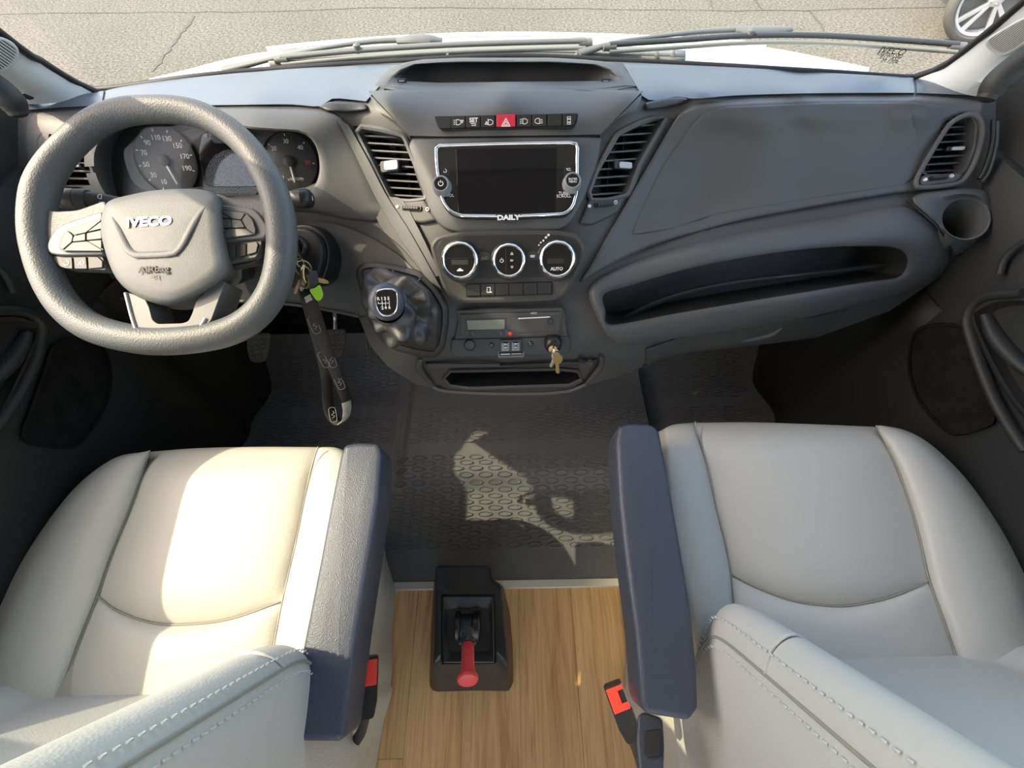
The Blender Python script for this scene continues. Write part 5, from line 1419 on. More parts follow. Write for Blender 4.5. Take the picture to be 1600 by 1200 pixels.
# airbag hub: domed cover with a wide V moulding
hub = [(158, 345), (162, 325), (172, 313), (205, 304), (245, 297), (300, 295), (330, 300), (343, 312), (346, 340), (350, 380), (356, 415), (350, 432), (325, 452), (298, 466), (270, 475), (240, 473), (212, 462), (190, 445), (176, 425), (165, 395), (158, 365)]
nh = 84; ch = (250, 380)
Lh0 = polar(cr(hub, 90, True), ch, nh)
loops = [[fw_.p(*fw_.uv(x, y, -.02), -.055) for x, y in Lh0], [fw_.p(*fw_.uv(x, y, .0), -.02) for x, y in grow(Lh0, .5)], [fw_.p(*fw_.uv(x, y, .016), .016) for x, y in Lh0], [fw_.p(*fw_.uv(x, y, .024), .024) for x, y in grow(Lh0, -3)], [fw_.p(*fw_.uv(x, y, .029), .029) for x, y in grow(Lh0, -9)]]
for k in (.82, .65, .45, .25, .05): loops.append([fw_.p(*fw_.uv(x, y, .033), .029 + .007*(1-k*k)) for x, y in shrink(grow(Lh0, -9), k, ch)])
loft('airbag_cover', loops, M['hub'], wheel, angle=180)
vv = [(172, 338), (185, 360), (200, 388), (206, 395), (216, 399), (270, 397), (283, 388), (296, 362), (308, 336), (320, 318)]
def hubh(px, py):
    k = min(1, math.hypot((px-ch[0])/88, (py-ch[1])/88)); return .029 + .007*(1-k*k)
tube('v_moulding', [fw_.p(*fw_.uv(x, y, .033), hubh(x, y) + .0005) for x, y in vv], [.002, .0052, .0055, .0055, .0055, .0055, .0055, .0055, .0052, .002], M['hub'], wheel, n=10, squash=.45)
fe_ = fw_.lift(.0)
text('emblem_lettering', 'IVECO', fw_, 233, 347, .0352, .0195, M['emblem'], wheel, ext=.0008, bold=.0006, sx=1.20, rot=.03)
text('airbag_lettering', 'AIRbag', fw_, 240, 421, .0356, .0130, M['print_black'], wheel, ext=.0004, bold=.0003, sx=1.2, rot=.03)
stroke('airbag_mark', fw_, [(237, 431), (242, 431), (241, 434), (237, 434)], .0012, .0352, M['print_black'], wheel); stroke('airbag_mark', fw_, [(246, 430), (246, 436)], .0018, .0352, M['print_black'], wheel)
# lower spoke: open U
U = [(194, 455), (199, 470), (212, 520), (218, 530), (232, 533), (302, 525), (312, 520), (330, 500), (352, 440), (340, 436), (306, 470), (300, 490), (294, 502), (284, 505), (246, 506), (238, 500), (233, 480), (226, 466)]
wprism('lower_spoke', U, -.030, .013, M['wheel_grey'], r=4, bevel=.003)
tube('spoke_trim', [fw_.p(*fw_.uv(x, y, .013), .013) for x, y in [(197, 458), (208, 500), (218, 524), (232, 529), (298, 522), (314, 510), (322, 497)]], .0030, M['silver'], wheel, n=8)

# steering column with its two stalks and ignition lock
colm = thing('steering_column', W(270, 430, .80), 'dark steering column shroud with two control stalks behind the wheel', 'steering column')
ax = nrm(W(300, 380, .86) - W(255, 395, .665))
fcx = Frame(W(268, 400, .69), -ax)
def rr3(w, h, r): return rrect(0, 0, w, h, r, 6)
loft('shroud', [[fcx.p(u, v, h) for u, v in rr3(w, hh, .03)] for w, hh, h in ((.10, .09, .01), (.15, .115, -.015), (.17, .13, -.05), (.185, .14, -.12), (.20, .15, -.22))], M['dash_dark'], colm, cap0=True, angle=40)
st = tube('light_stalk', [W(200, 318, .715), W(165, 314, .708), W(140, 313, .702)], [.008, .011, .0145], M['dash_low'], colm, n=16, m=16)
a, b = W(140, 313, .702), W(104, 310, .695); d = nrm(b - a)
tube('stalk_ring', [a, a + d*.016], [.0165, .0165], M['key_grey'], colm, n=20, m=3, smooth_path=False)
tube('stalk_ring', [a + d*.017, a + d*.034], [.0165, .0160], M['key_grey'], colm, n=20, m=3, smooth_path=False)
tube('stalk_tip', [a + d*.035, a + d*.050, a + d*.060], [.0160, .0145, .006], M['key_grey'], colm, n=20, m=3, smooth_path=False)
fs1 = Frame(W(165, 308, .690), nrm(CC - W(165, 310, .695)))
lamp_sym(156, 307, True, .8, fs1, .003, st); lamp_sym(158, 319, False, .8, fs1, .003, st)
st2 = tube('wiper_stalk', [W(420, 312, .74), W(445, 311, .735), W(468, 311, .730)], [.009, .012, .0145], M['dash_low'], colm, n=16, m=12)
a, b = W(462, 311, .730), W(490, 310, .725); d = nrm(b - a)
tube('stalk_ring', [a, a + d*.018], [.0155, .0160], M['dash_dark'], colm, n=20, m=3, smooth_path=False)
tube('stalk_tip', [a + d*.019, a + d*.026, a + d*.030], [.0160, .0150, .010], M['black'], colm, n=20, m=3, smooth_path=False)
text('stalk_symbol', 'i', Frame(a + d*.031, nrm(d + np.array([0, -.5, .4]))), 0, 0, .002, .012, M['print'], colm, uv=(0, 0))
# ignition pod on the right of the column
pod = [(446, 362), (470, 356), (492, 366), (503, 392), (500, 420), (488, 440), (455, 446), (435, 430), (432, 390)]
fi = Frame(W(468, 398, .800), nrm(np.array([-.12, -.75, .66])))
prism('ignition_pod', fi, fi.px(cr(pod, 40, True)), -.10, .0, M['dash_dark'], colm, bevel=.006)
prism('pod_shadow_gap', fi, fi.px(cr(shrink(pod, 1.14), 40, True)), -.10, -.014, M['black'], colm, bevel=.004)
lathe('ignition_lock', Frame(fi.p(*fi.uv(466, 386)), nrm(fi.n + np.array([-.1, -.2, .0]))), 0, 0, [(.021, -.01), (.021, .004), (.018, .008), (.014, .008), (.013, .004), (.001, .004)], M['black'], colm, n=28)
tube('lock_ring', [fi.p(*fi.uv(466, 386)) + fi.n*.008 + fi.x*.0155*math.cos(a) + fi.y*.0155*math.sin(a) for a in np.linspace(0, 2*math.pi, 16, endpoint=False)], .0014, M['steel'], colm, closed=True, n=6, m=30)

# bunch of keys and lanyard
kb = thing('key_bunch', W(472, 415, .77), 'bunch of keys with a lime green fob hanging from the ignition', 'keys')
tube('ignition_key', [fi.p(*fi.uv(466, 386)) + fi.n*.004, W(466, 398, .755), W(468, 404, .752)], [.0045, .0055, .006], M['black'], kb, n=10, squash=1.5)
def ringat(c, r, tilt, mat, rad=.0012, name='key_ring', par=kb):
    f = Frame(c, tilt); tube(name, [f.p(r*math.cos(a), r*math.sin(a)) for a in np.linspace(0, 2*math.pi, 14, endpoint=False)], rad, mat, par, closed=True, n=6, m=30)
vw = lambda x, y, Z: nrm(CC - W(x, y, Z))
ringat(W(469, 410, .752), .0075, (1, -.3, .3), M['steel'])
ringat(W(474, 419, .755), .0135, (.2, -.8, .6), M['brass'], .0015)
ringat(W(477, 425, .752), .009, (.9, -.4, .3), M['steel'])
fk1 = Frame(W(490, 437, .750), nrm(vw(490, 437, .75)), (math.cos(.3), 0, 0))
prism('key_head', fk1, rounded(fk1.px([(483, 424), (494, 422), (498, 436), (496, 452), (484, 455), (480, 445), (481, 432)]), .004), -.004, .004, M['dash_low'], kb, bevel=.002)
prism('key_blade', fk1, fk1.px([(497, 434), (507, 436), (513, 439), (514, 443), (507, 443), (497, 441)]), -.0012, .0012, M['brass'], kb, bevel=.0003)
fk2 = Frame(W(495, 458, .748), nrm(vw(495, 458, .748)))
prism('green_fob', fk2, cr(fk2.px([(484, 453), (492, 450), (499, 445), (503, 452), (505, 461), (502, 468), (496, 470), (490, 464)]), 30, True), -.003, .003, M['lime'], kb, bevel=.0015, label='lime green rubber fob')
fk3 = Frame(W(463, 450, .756), nrm(vw(463, 450, .756)))
prism('key', fk3, fk3.px([(467, 436), (471, 440), (466, 452), (463, 460), (459, 459), (461, 449)]), -.0012, .0012, M['brass'], kb, bevel=.0004)
prism('key', fk3, fk3.px([(470, 440), (477, 442), (474, 455), (471, 458), (468, 452)]), .002, .0044, M['steel'], kb, bevel=.0004)
tube('snap_hook', [W(476, 414, .746), W(473, 424, .744), W(474, 436, .744), W(478, 443, .745)], [.002, .0035, .004, .003], M['brass'], kb, n=8)
tube('snap_hook', [W(470, 436, .744), W(470, 446, .745), W(481, 449, .745), W(482, 437, .744), W(477, 432, .744)], .0018, M['brass'], kb, n=6)
lan = thing('lanyard', W(480, 460, .75), 'long black lanyard hanging in a loop from the ignition keys', 'lanyard')
dn = [(477, 452, .752), (480, 468, .765), (486, 490, .785), (494, 520, .815), (503, 553, .850), (509, 580, .880), (511, 600, .900), (512, 622, .920), (516, 645, .940), (525, 658, .950), (533, 661, .948)]
up_ = [(533, 661, .948), (541, 653, .938), (543, 635, .925), (538, 615, .910), (528, 590, .885), (518, 565, .858), (508, 540, .828), (497, 505, .795), (487, 475, .768), (480, 455, .754)]
wd1 = [(1, .1, -.1)]*4 + [(1, .2, -.15), (.9, .4, -.2), (.7, .6, -.3), (.75, .55, -.3), (.8, .5, -.3), (.7, .6, -.4), (.5, .7, -.5)]
wd2 = [(.5, .7, -.5), (.45, .75, -.5), (.6, .7, -.4), (.8, .5, -.3), (.9, .35, -.2), (1, .2, -.1), (1, .1, -.1), (1, .1, -.1), (1, .1, -.1), (1, .1, -.1)]
ribbon('strap', [W(x, y, Z + .006) for x, y, Z in dn], wd1, .0235, .0016, M['strap'], lan, angle=80)
ribbon('strap', [W(x, y, Z - .001) for x, y, Z in up_], wd2, .0235, .0016, M['strap'], lan, angle=80)
ribbon('strap_lining', [W(x, y, Z - .004) for x, y, Z in [(533, 661, .948), (540, 654, .938), (542.5, 640, .928), (541, 628, .919)]], [(.5, .7, -.5), (.45, .75, -.5), (.55, .7, -.45), (.7, .6, -.35)], .0215, .0012, M['strap_light'], lan, m=24, label='pale underside of the strap')
fst = Frame(W(481, 468, .752), vw(481, 468, .752))
prism('metal_clip', fst, fst.px([(475, 465), (485, 459), (489, 468), (478, 474)]), -.004, .003, M['steel'], lan, bevel=.001)
for (x, y, Z, r_) in ((491, 508, .795, -1.25), (506, 562, .852, -1.2), (517, 562, .851, -1.2), (530, 597, .888, -1.15), (520, 648, .935, -1.4)):
    fl_ = Frame(W(x, y, Z), vw(x, y, Z))
    k = .0085
    u_ = [(-1.9, .5), (-1.4, .8), (1.4, .8), (1.9, .4), (1.9, -.5), (1.3, -.8), (-1.3, -.8), (-1.9, -.4)]
    P = [(k*(a*math.cos(r_) - b*math.sin(r_)), k*(a*math.sin(r_) + b*math.cos(r_))) for a, b in u_]
    tube('woven_outline', [fl_.p(a, b, .003) for a, b in P], .0005, M['print_dim'], lan, closed=True, n=4, m=24)
    P = [(k*(a*math.cos(r_) - b*math.sin(r_)), k*(a*math.sin(r_) + b*math.cos(r_))) for a, b in [(-1, .1), (-.4, .4), (0, -.3), (.4, .4), (.9, -.2)]]
    tube('woven_outline', [fl_.p(a, b, .003) for a, b in P], .0005, M['print_dim'], lan, n=4, m=16)

# pedals
def pedal(name, label, out, Z, kind, arm):
    c = np.mean(np.array(out, float), 0)
    pd = thing(name, W(c[0], c[1], Z), label, 'pedal')
    n_ = nrm(vw(c[0], c[1], Z) + np.array([0, -.35, -.1]))
    f = Frame(W(c[0], c[1], Z), n_)
    uv = np.array(fp_ := f.px(rounded(out, 5)))
    prism('pad', f, uv, -.012, .0, M['pedal'], pd, bevel=.003)
    lo, hi = uv.min(0), uv.max(0)
    if kind == 'grid':
        nx, ny = 4, 6
        for i in range(nx):
            for j in range(ny):
                cx = lo[0] + (hi[0]-lo[0])*(i+.5)/nx; cy = lo[1] + (hi[1]-lo[1])*(j+.5)/ny
                w = (hi[0]-lo[0])/nx*.66; h = (hi[1]-lo[1])/ny*.62
                if inside((cx-w/2, cy-h/2), shrink(uv, .97)) and inside((cx+w/2, cy-h/2), shrink(uv, .97)):
                    prism('stud', f, rrect(cx, cy, w, h, .001, 2), -.001, .0035, M['rubber'], pd, bevel=.001)
        tube('pad_rim', [f.p(u, v, .001) for u, v in shrink(uv, .97)], .0022, M['rubber'], pd, closed=True, n=6, m=40, smooth_path=False) if False else None
    else:
        for i in range(6):
            x = lo[0] + (hi[0]-lo[0])*(i+.5)/6; k = .84 if i in (0, 5) else .93
            prism('rib', f, rrect(x, (lo[1]+hi[1])/2, (hi[0]-lo[0])/6*.5, (hi[1]-lo[1])*k, .001, 2), -.001, .004, M['rubber'], pd, bevel=.001)
    ae = W(*arm[-1])
    tube('arm', [f.p(0, 0, -.014)] + [W(*q) for q in arm] + [np.array([ae[0], 1.09, .60])], .007, M['steel'], pd, n=8, squash=1.3)
    return pd
pedal('clutch_pedal', 'wide dark clutch pedal with studded pad below the steering wheel rim', [(385, 527), (400, 521), (424, 522), (422, 545), (416, 565), (405, 568), (391, 566), (386, 548)], 1.16, 'grid', [(404, 520, 1.20), (402, 478, 1.22)])
pedal('brake_pedal', 'studded brake pedal partly behind the hanging lanyard', [(506, 516), (540, 515), (541, 530), (535, 556), (528, 560), (514, 557), (508, 540)], 1.18, 'grid', [(524, 512, 1.22), (522, 478, 1.24)])
pedal('accelerator_pedal', 'narrow ribbed accelerator pedal below the gear lever gaiter', [(570, 518), (594, 520), (596, 535), (591, 560), (585, 565), (577, 564), (572, 545)], 1.16, 'rib', [(582, 520, 1.22), (582, 500, 1.26)])
# ------------------------------------------------------------------ seats
def coons(top, bot, left, right, n, m):
    """pixel patch between four boundary curves; rows run from top to bottom"""
    T, B, L, R = cr(top, n), cr(bot, n), cr(left, m), cr(right, m)
    out = np.zeros((m, n, 2))
    for j in range(m):
        t = j/(m-1)
        for i in range(n):
            s = i/(n-1)
            out[j, i] = (1-t)*T[i] + t*B[i] + (1-s)*L[j] + s*R[j] - ((1-s)*(1-t)*T[0] + s*(1-t)*T[-1] + (1-s)*t*B[0] + s*t*B[-1])
    return out
def cush_z(px, py):
    return .520 - .045*(py - 660)/400.0 - (.022*((690 - py)/40.0)**2 if py < 690 else 0)
def pillow(name, parent, top, bot, left, right, crown, mat, n=22, m=26, dip=.010, skirt=None, free=(0, 0, 0, 0), seam=.8):
    """upholstered panel, plump in the middle and drawn in at its seams; free edges (top, bottom, left, right) roll over"""
    G = coons(top, bot, left, right, n, m)
    rows = []
    for j in range(m):
        t = j/(m-1); r = []
        for i in range(n):
            s = i/(n-1)
            ed = 1.0
            for d, fr in ((t, free[0]), (1-t, free[1]), (s, free[2]), (1-s, free[3])):
                if not fr: ed *= 1 - math.exp(-d*seam*26) if True else 1
            x, y = G[j, i]
            z = cush_z(x, y) - dip + (dip)*ed + crown*(1-(2*s-1)**2)*(1-(2*t-1)**4) 
            for d, fr in ((t, free[0]), (1-t, free[1]), (s, free[2]), (1-s, free[3])):
                if fr: z -= fr*max(0, 1 - d/.22)**2.2
            r.append(Wz(x, y, z))
        rows.append(r)
    def drop(p, q, dz, k=.015): 
        o = nrm((p-q)*np.array([1, 1, 0])); return [p + o*k + np.array([0, 0, -dz*.5]), p + o*k*.7 + np.array([0, 0, -dz])]
    # close the free edges downwards
    R = [list(r) for r in rows]
    if free[0]:
        d1 = [drop(p, q, .07) for p, q in zip(R[0], R[1])]; R = [[d[1] for d in d1], [d[0] for d in d1]] + R
    if free[1]:
        d1 = [drop(p, q, .07) for p, q in zip(R[-1], R[-2])]; R = R + [[d[0] for d in d1], [d[1] for d in d1]]
    if free[2]:
        for r in R: a, b = drop(r[0], r[1], .08); r[:0] = [b, a]
    if free[3]:
        for r in R: a, b = drop(r[-1], r[-2], .08); r += [a, b]
    return sheet(name, R, mat, parent, angle=180, sub=1)

def backrest(parent, sgn, x_in, x_out, mat, bulge, depth0, centre):
    """leaning backrest: seamed inner edge, plump bolster, flatter middle"""
    lean = LEAN
    cd = -.09
    prof = [(-.000, -.255), (-.006, -.16), (-.008, -.08), (-.004, -.02), (.000, .000), (.010, bulge*.6), (.028, bulge), (.050, bulge*.95), (.075, bulge*.45), (.100, cd*.12), (.130, cd*.62), (.150, cd*.92), (.165, cd*1.04), (.20, cd*.98), (.28, cd*.94), (.36, cd*.98), (.415, cd*1.04), (.43, cd*.9), (.45, cd*.9), (.475, cd*.82), (.505, cd*.78), (.535, cd*.85), (.55, cd), (.555, -.08), (.55, -.2)]
    k = (x_out - x_in)/.55
    P = cr(np.array(prof), 64)
    rows = []
    for z in np.concatenate([np.linspace(.30, .52, 8), np.linspace(.545, .66, 7), np.linspace(.70, 1.02, 12), [1.06, 1.09, 1.10]]):
        s = (z - .45)
        y0 = ridge_y(depth0, z)
        kk = 1.0 if z < 1.05 else 1 - (z-1.05)*4
        fade = min(1, max(.10, (z - .40)/.16))
        row = []
        for a, b in P:
            bb = b*fade if b > 0 else b
            yy = y0 + bb*kk
            if a > .07 and a < .549 and b > -.2:            # the middle keeps to its own, straighter line
                w = min(1, (a-.07)/.075); w = w*w*(3-2*w)
                yc = centre - .30*(z - .47) + (.022*max(0, math.sin(math.pi*(a-.44)/.11)) if a > .44 else .006*math.cos((a-.29)*12))
                yy = yy*(1-w) + yc*w
            row.append((sgn*(x_in + a*k*1.0), yy, z))
        rows.append(row)
    o = sheet('backrest', rows, mat, parent, angle=180, sub=1)
    return lean
def ridge_y(d0, z):
    u = (z - ZK)/.018
    up = .018*(math.log1p(math.exp(min(u, 30))) if u < 30 else u)      # smooth knee at the foot of the bolster
    return d0 - LEAN*(ZK - .45) - LEAN*up - .45*(up - (z - ZK))
LEAN, ZK = .3, .55
def ridge(sgn, x_in, depth0, z, dx=0.0, dy=0.0): return np.array([sgn*(x_in + dx), ridge_y(depth0, z) + dy, z])

def seat(name, label, sgn, cfg):
    global LEAN, ZK
    LEAN, ZK = cfg['lean'], cfg['zk']
    st_ = thing(name, (sgn*.60, .05, 0), label, 'seat', 'swivel cab seats')
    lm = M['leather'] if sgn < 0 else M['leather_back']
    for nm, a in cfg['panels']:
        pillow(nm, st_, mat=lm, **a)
    # dark cords that paint the shade of the cushion's seam grooves
    for pts in cfg['seams']:
        tube('seam_groove_shade', [Wz(x, y, cush_z(x, y) - .0075) for x, y in pts], .0016, M['seam'], st_, n=6, m=30)
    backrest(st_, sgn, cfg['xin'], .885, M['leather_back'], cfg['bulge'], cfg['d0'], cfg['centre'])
    tube('back_seam_shade', [ridge(sgn, cfg['xin'], cfg['d0'], z) for z in np.linspace(.44, 1.04, 40)], .0021, M['seam'], st_, n=8, m=60)  # dark cord painted as the shaded groove along the ridge
    V, F = [], []
    for z in np.arange(.46, 1.0, .011):
        for dx, dy in ((.0075, cfg['bulge']*.52*min(1, max(.1, (z-.40)/.16)) + .0012), (-.0045, -.012)):
            c = ridge(sgn, cfg['xin'], cfg['d0'], z, dx, dy + (.001 if dx > 0 else 0)); d = nrm(np.array([0, -LEAN, 1.0]))*.0036; w = np.array([sgn*.0009, .0009, 0])
            up2 = np.array([-sgn*.0022, .0016, .0])
            k = len(V); V += [c-d-w, c-d+w, c+up2, c+d+w, c+d-w, c+up2*.9]
            F += [(k, k+1, k+2), (k+1, k+3, k+2), (k+3, k+4, k+5), (k+4, k, k+5), (k, k+2, k+5), (k+2, k+3, k+5)]
    o = mk('stitching', V, F, M['stitch'], st_, smooth=False); o['kind'] = 'stuff'
    # cross seam of the bolster
    zc = cfg['zseam']
    tube('bolster_seam', [ridge(sgn, cfg['xin'], cfg['d0'], zc + dz, dx, dy) for dx, dy, dz in [(.0, .001, 0), (.010, cfg['bulge']*.62, .010), (.028, cfg['bulge']*1.02, .018), (.050, cfg['bulge']*.97, .012), (.075, cfg['bulge']*.47, -.005)]], .0020, M['leather_back'], st_, n=6)
    # base box with an upholstered valance round it
    xi = .325; S_ = cfg['skirt']
    loopT = [(sgn*.87, .30), (sgn*.40, .31), (sgn*(xi+.015), .27), (sgn*(xi-.005), .10), (sgn*(xi-.005), -.10), (sgn*(xi+.01), -.30), (sgn*(xi+.03), -.50), (sgn*.87, -.50)]
    loopB = [(sgn*.87, .30), (sgn*.44, .32)] + S_ + [(sgn*.87, -.50)]
    T = lin(loopT, 120, True); T = cr(rounded(loopT, .05, 6), 140, True); B = cr(rounded(loopB, .05, 6), 140, True)
    loops = []
    for t in np.linspace(0, 1, 8):
        loops.append([np.array([*(p*(1-t) + q*t), .47*(1-t) + .004*t]) for p, q in zip(T, B)])
    # match the two outlines by direction from the middle so that the folds run straight down
    c = np.array([sgn*.62, -.08]); Tp, Bp = polar(T, c, 140), polar(B, c, 140)
    loops = []
    for t in np.linspace(0, 1, 9):
        lp = []
        for i, (p, q) in enumerate(zip(Tp, Bp)):
            w = .005*math.sin(i*.55)*t
            o = nrm(np.append(p - c, 0))[:2]
            lp.append(np.array([*(p*(1-t) + q*t + o*w), .47*(1-t) + .004*t]))
        loops.append(lp)
    loft('valance', loops, M['skirt'], st_, cap0=True, cap1=False, angle=180)
    # armrest: padded bar on a dark hinge
    A = cfg['arm']
    fa = Frame(np.mean([W(*A['c0']), W(*A['c1'])], 0), (0, 0, 1))
    axis = W(*A['c0']) - W(*A['c1']); side_ = np.array([1.0, 0, 0]); fa = Frame(fa.o, np.cross(side_, nrm(axis)), side_)
    L = polar(rounded(A['top'], 7, 6), np.mean(A['top'], 0), 72) if False else np.array(rounded(A['top'], A.get('r', 9), 6))
    uv = np.array(fa.px(L)); cu_ = uv.mean(0)
    loops = []
    for h, g in ((-.092, -.014), (-.086, -.004), (-.070, .0), (-.010, .0), (-.004, -.0015), (-.0008, -.005), (0, -.010)):
        loops.append([fa.p(u, v, h) for u, v in grow(uv, g)])
    loops.append([fa.p(u, v, .0015) for u, v in shrink(grow(uv, -.010), .5)])
    loft('armrest', loops, M['arm'], st_, cap0=True, angle=60)
    return st_, fa

drv = {
 'panels': [
  ('cushion_front', dict(top=[(234, 704), (300, 699), (400, 697), (497, 698)], bot=[(152, 932), (187, 956), (243, 974), (303, 975), (364, 966), (441, 939)], left=[(234, 704), (205, 790), (175, 865), (152, 932)], right=[(497, 698), (483, 745), (464, 840), (441, 939)], crown=.014, free=(.035, 0, 0, 0), n=30, m=28)),
  ('cushion_rear', dict(top=[(152, 932), (187, 956), (243, 974), (303, 975), (364, 966), (441, 939)], bot=[(85, 1130), (180, 1135), (270, 1135), (405, 1125)], left=[(152, 932), (125, 1000), (95, 1085), (85, 1130)], right=[(441, 939), (428, 1010), (405, 1125)], crown=.010, n=28, m=18)),
  ('cushion_bolster', dict(top=[(226, 706), (230, 705), (234, 704)], bot=[(-55, 1130), (15, 1130), (85, 1130)], left=[(226, 706), (178, 714), (120, 755), (70, 815), (25, 885), (-10, 960), (-35, 1030), (-55, 1130)], right=[(234, 704), (205, 790), (175, 865), (152, 932), (125, 1000), (95, 1085), (85, 1130)], crown=.022, free=(0, 0, .03, 0), n=20, m=34)),
  ('cushion_bolster', dict(top=[(497, 698), (520, 698), (540, 704)], bot=[(405, 1125), (450, 1118), (505, 1105)], left=[(497, 698), (483, 745), (464, 840), (441, 939), (428, 1010), (405, 1125)], right=[(540, 704), (556, 740), (560, 850), (545, 950), (525, 1020), (505, 1105)], crown=.030, free=(.03, 0, 0, .010), n=16, m=34)),
 ],
 'seams': [[(234, 704), (205, 790), (175, 865), (152, 932), (125, 1000), (92, 1090)], [(497, 698), (483, 745), (464, 840), (441, 939), (428, 1010)], [(152, 932), (187, 956), (243, 974), (303, 975), (364, 966), (441, 939)]],
 'xin': .297, 'd0': .028, 'lean': .235, 'zk': .60, 'bulge': .020, 'centre': -.062, 'zseam': .66,
 'skirt': [tuple(Wz(x, y, 0)[:2]) for x, y in [(596, 826), (606, 868), (616, 918), (616, 990), (610, 1040), (612, 1080), (604, 1130), (588, 1180)]] + [(-.36, -.5)],
 'arm': {'c0': (563, 700, .755), 'c1': (492, 1150, .56), 'r': 7, 'top': [(531, 712), (537, 694), (560, 690), (592, 692), (597, 706), (592, 780), (578, 870), (560, 980), (544, 1090), (536, 1152), (528, 1161), (456, 1160), (449, 1150), (460, 1070), (480, 970), (498, 880), (515, 790)]},
}
pas = {
 'panels': [
  ('cushion_front', dict(top=[(1086, 659), (1180, 658), (1280, 661), (1369, 665)], bot=[(1142, 897), (1180, 917), (1240, 939), (1305, 947), (1350, 943), (1400, 930), (1452, 907)], left=[(1086, 659), (1103, 720), (1118, 790), (1133, 850), (1142, 897)], right=[(1369, 665), (1395, 715), (1420, 780), (1438, 845), (1452, 907)], crown=.014, free=(.035, 0, 0, 0), n=30, m=28)),
  ('cushion_rear', dict(top=[(1142, 897), (1180, 917), (1240, 939), (1305, 947), (1350, 943), (1400, 930), (1452, 907)], bot=[(1180, 1100), (1280, 1105), (1400, 1105), (1520, 1105)], left=[(1142, 897), (1148, 960), (1180, 1100)], right=[(1452, 907), (1478, 980), (1506, 1062), (1520, 1105)], crown=.010, n=28, m=18)),
  ('cushion_bolster', dict(top=[(1369, 665), (1372, 665), (1378, 665)], bot=[(1520, 1105), (1590, 1105), (1660, 1105)], left=[(1369, 665), (1395, 715), (1420, 780), (1438, 845), (1452, 907), (1478, 980), (1506, 1062), (1520, 1105)], right=[(1378, 665), (1412, 670), (1452, 690), (1505, 738), (1552, 800), (1590, 865), (1625, 950), (1660, 1105)], crown=.022, free=(0, 0, 0, .03), n=20, m=34)),
  ('cushion_bolster', dict(top=[(1034, 672), (1055, 662), (1086, 659)], bot=[(1092, 1030), (1130, 1045), (1170, 1058)], left=[(1034, 672), (1030, 740), (1040, 850), (1066, 950), (1092, 1030)], right=[(1086, 659), (1103, 720), (1118, 790), (1133, 850), (1142, 897), (1148, 960), (1170, 1058)], crown=.016, free=(.03, 0, .03, 0), n=16, m=34)),
 ],
 'seams': [[(1086, 659), (1103, 720), (1118, 790), (1133, 850), (1142, 897), (1148, 960)], [(1369, 665), (1395, 715), (1420, 780), (1438, 845), (1452, 907), (1478, 980), (1506, 1062)], [(1142, 897), (1180, 917), (1240, 939), (1305, 947), (1350, 943), (1400, 930), (1452, 907)]],
 'xin': .297, 'd0': .060, 'lean': .40, 'zk': .562, 'bulge': .045, 'centre': -.028, 'zseam': .69,
 'skirt': [tuple(Wz(x, y, 0)[:2]) for x, y in [(985, 850), (978, 900), (977, 960), (976, 1030), (980, 1090), (986, 1140), (988, 1180)]] + [(.36, -.5)],
 'arm': {'c0': (998, 670, .755), 'c1': (1045, 1115, .575), 'r': 7, 'top': [(962, 690), (966, 665), (985, 660), (1020, 662), (1031, 672), (1046, 750), (1064, 850), (1082, 960), (1091, 1050), (1093, 1108), (1078, 1128), (1010, 1117), (1002, 1100), (994, 1000), (978, 880), (968, 790)]},
}
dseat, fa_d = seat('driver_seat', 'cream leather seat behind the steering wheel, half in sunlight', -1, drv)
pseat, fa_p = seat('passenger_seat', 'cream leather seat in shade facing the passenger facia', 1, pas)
# hinge under the rear end of the passenger's armrest
fhn = Frame(W(1025, 1160, .60), nrm(CC - W(1025, 1160, .60)))
prism('armrest_hinge', fhn, fhn.px(rounded([(996, 1118), (1006, 1112), (1035, 1122), (1038, 1165), (1036, 1215), (1000, 1215), (994, 1160)], 8)), -.05, .0, M['arm'], pseat, bevel=.006)
prism('hinge_cap', fhn, fhn.px(rounded([(1007, 1142), (1034, 1139), (1032, 1180), (1006, 1182)], 5)), -.01, .008, M['dash_dark'], pseat, bevel=.004)
fhd = Frame(W(500, 1172, .60), nrm(CC - W(500, 1172, .60)))
tube('armrest_badge', [fa_d.p(*fa_d.uv(549, 1040), -.02), fa_d.p(*fa_d.uv(548, 1060), -.02)], .002, M['dash_low'], dseat, n=6, m=3)

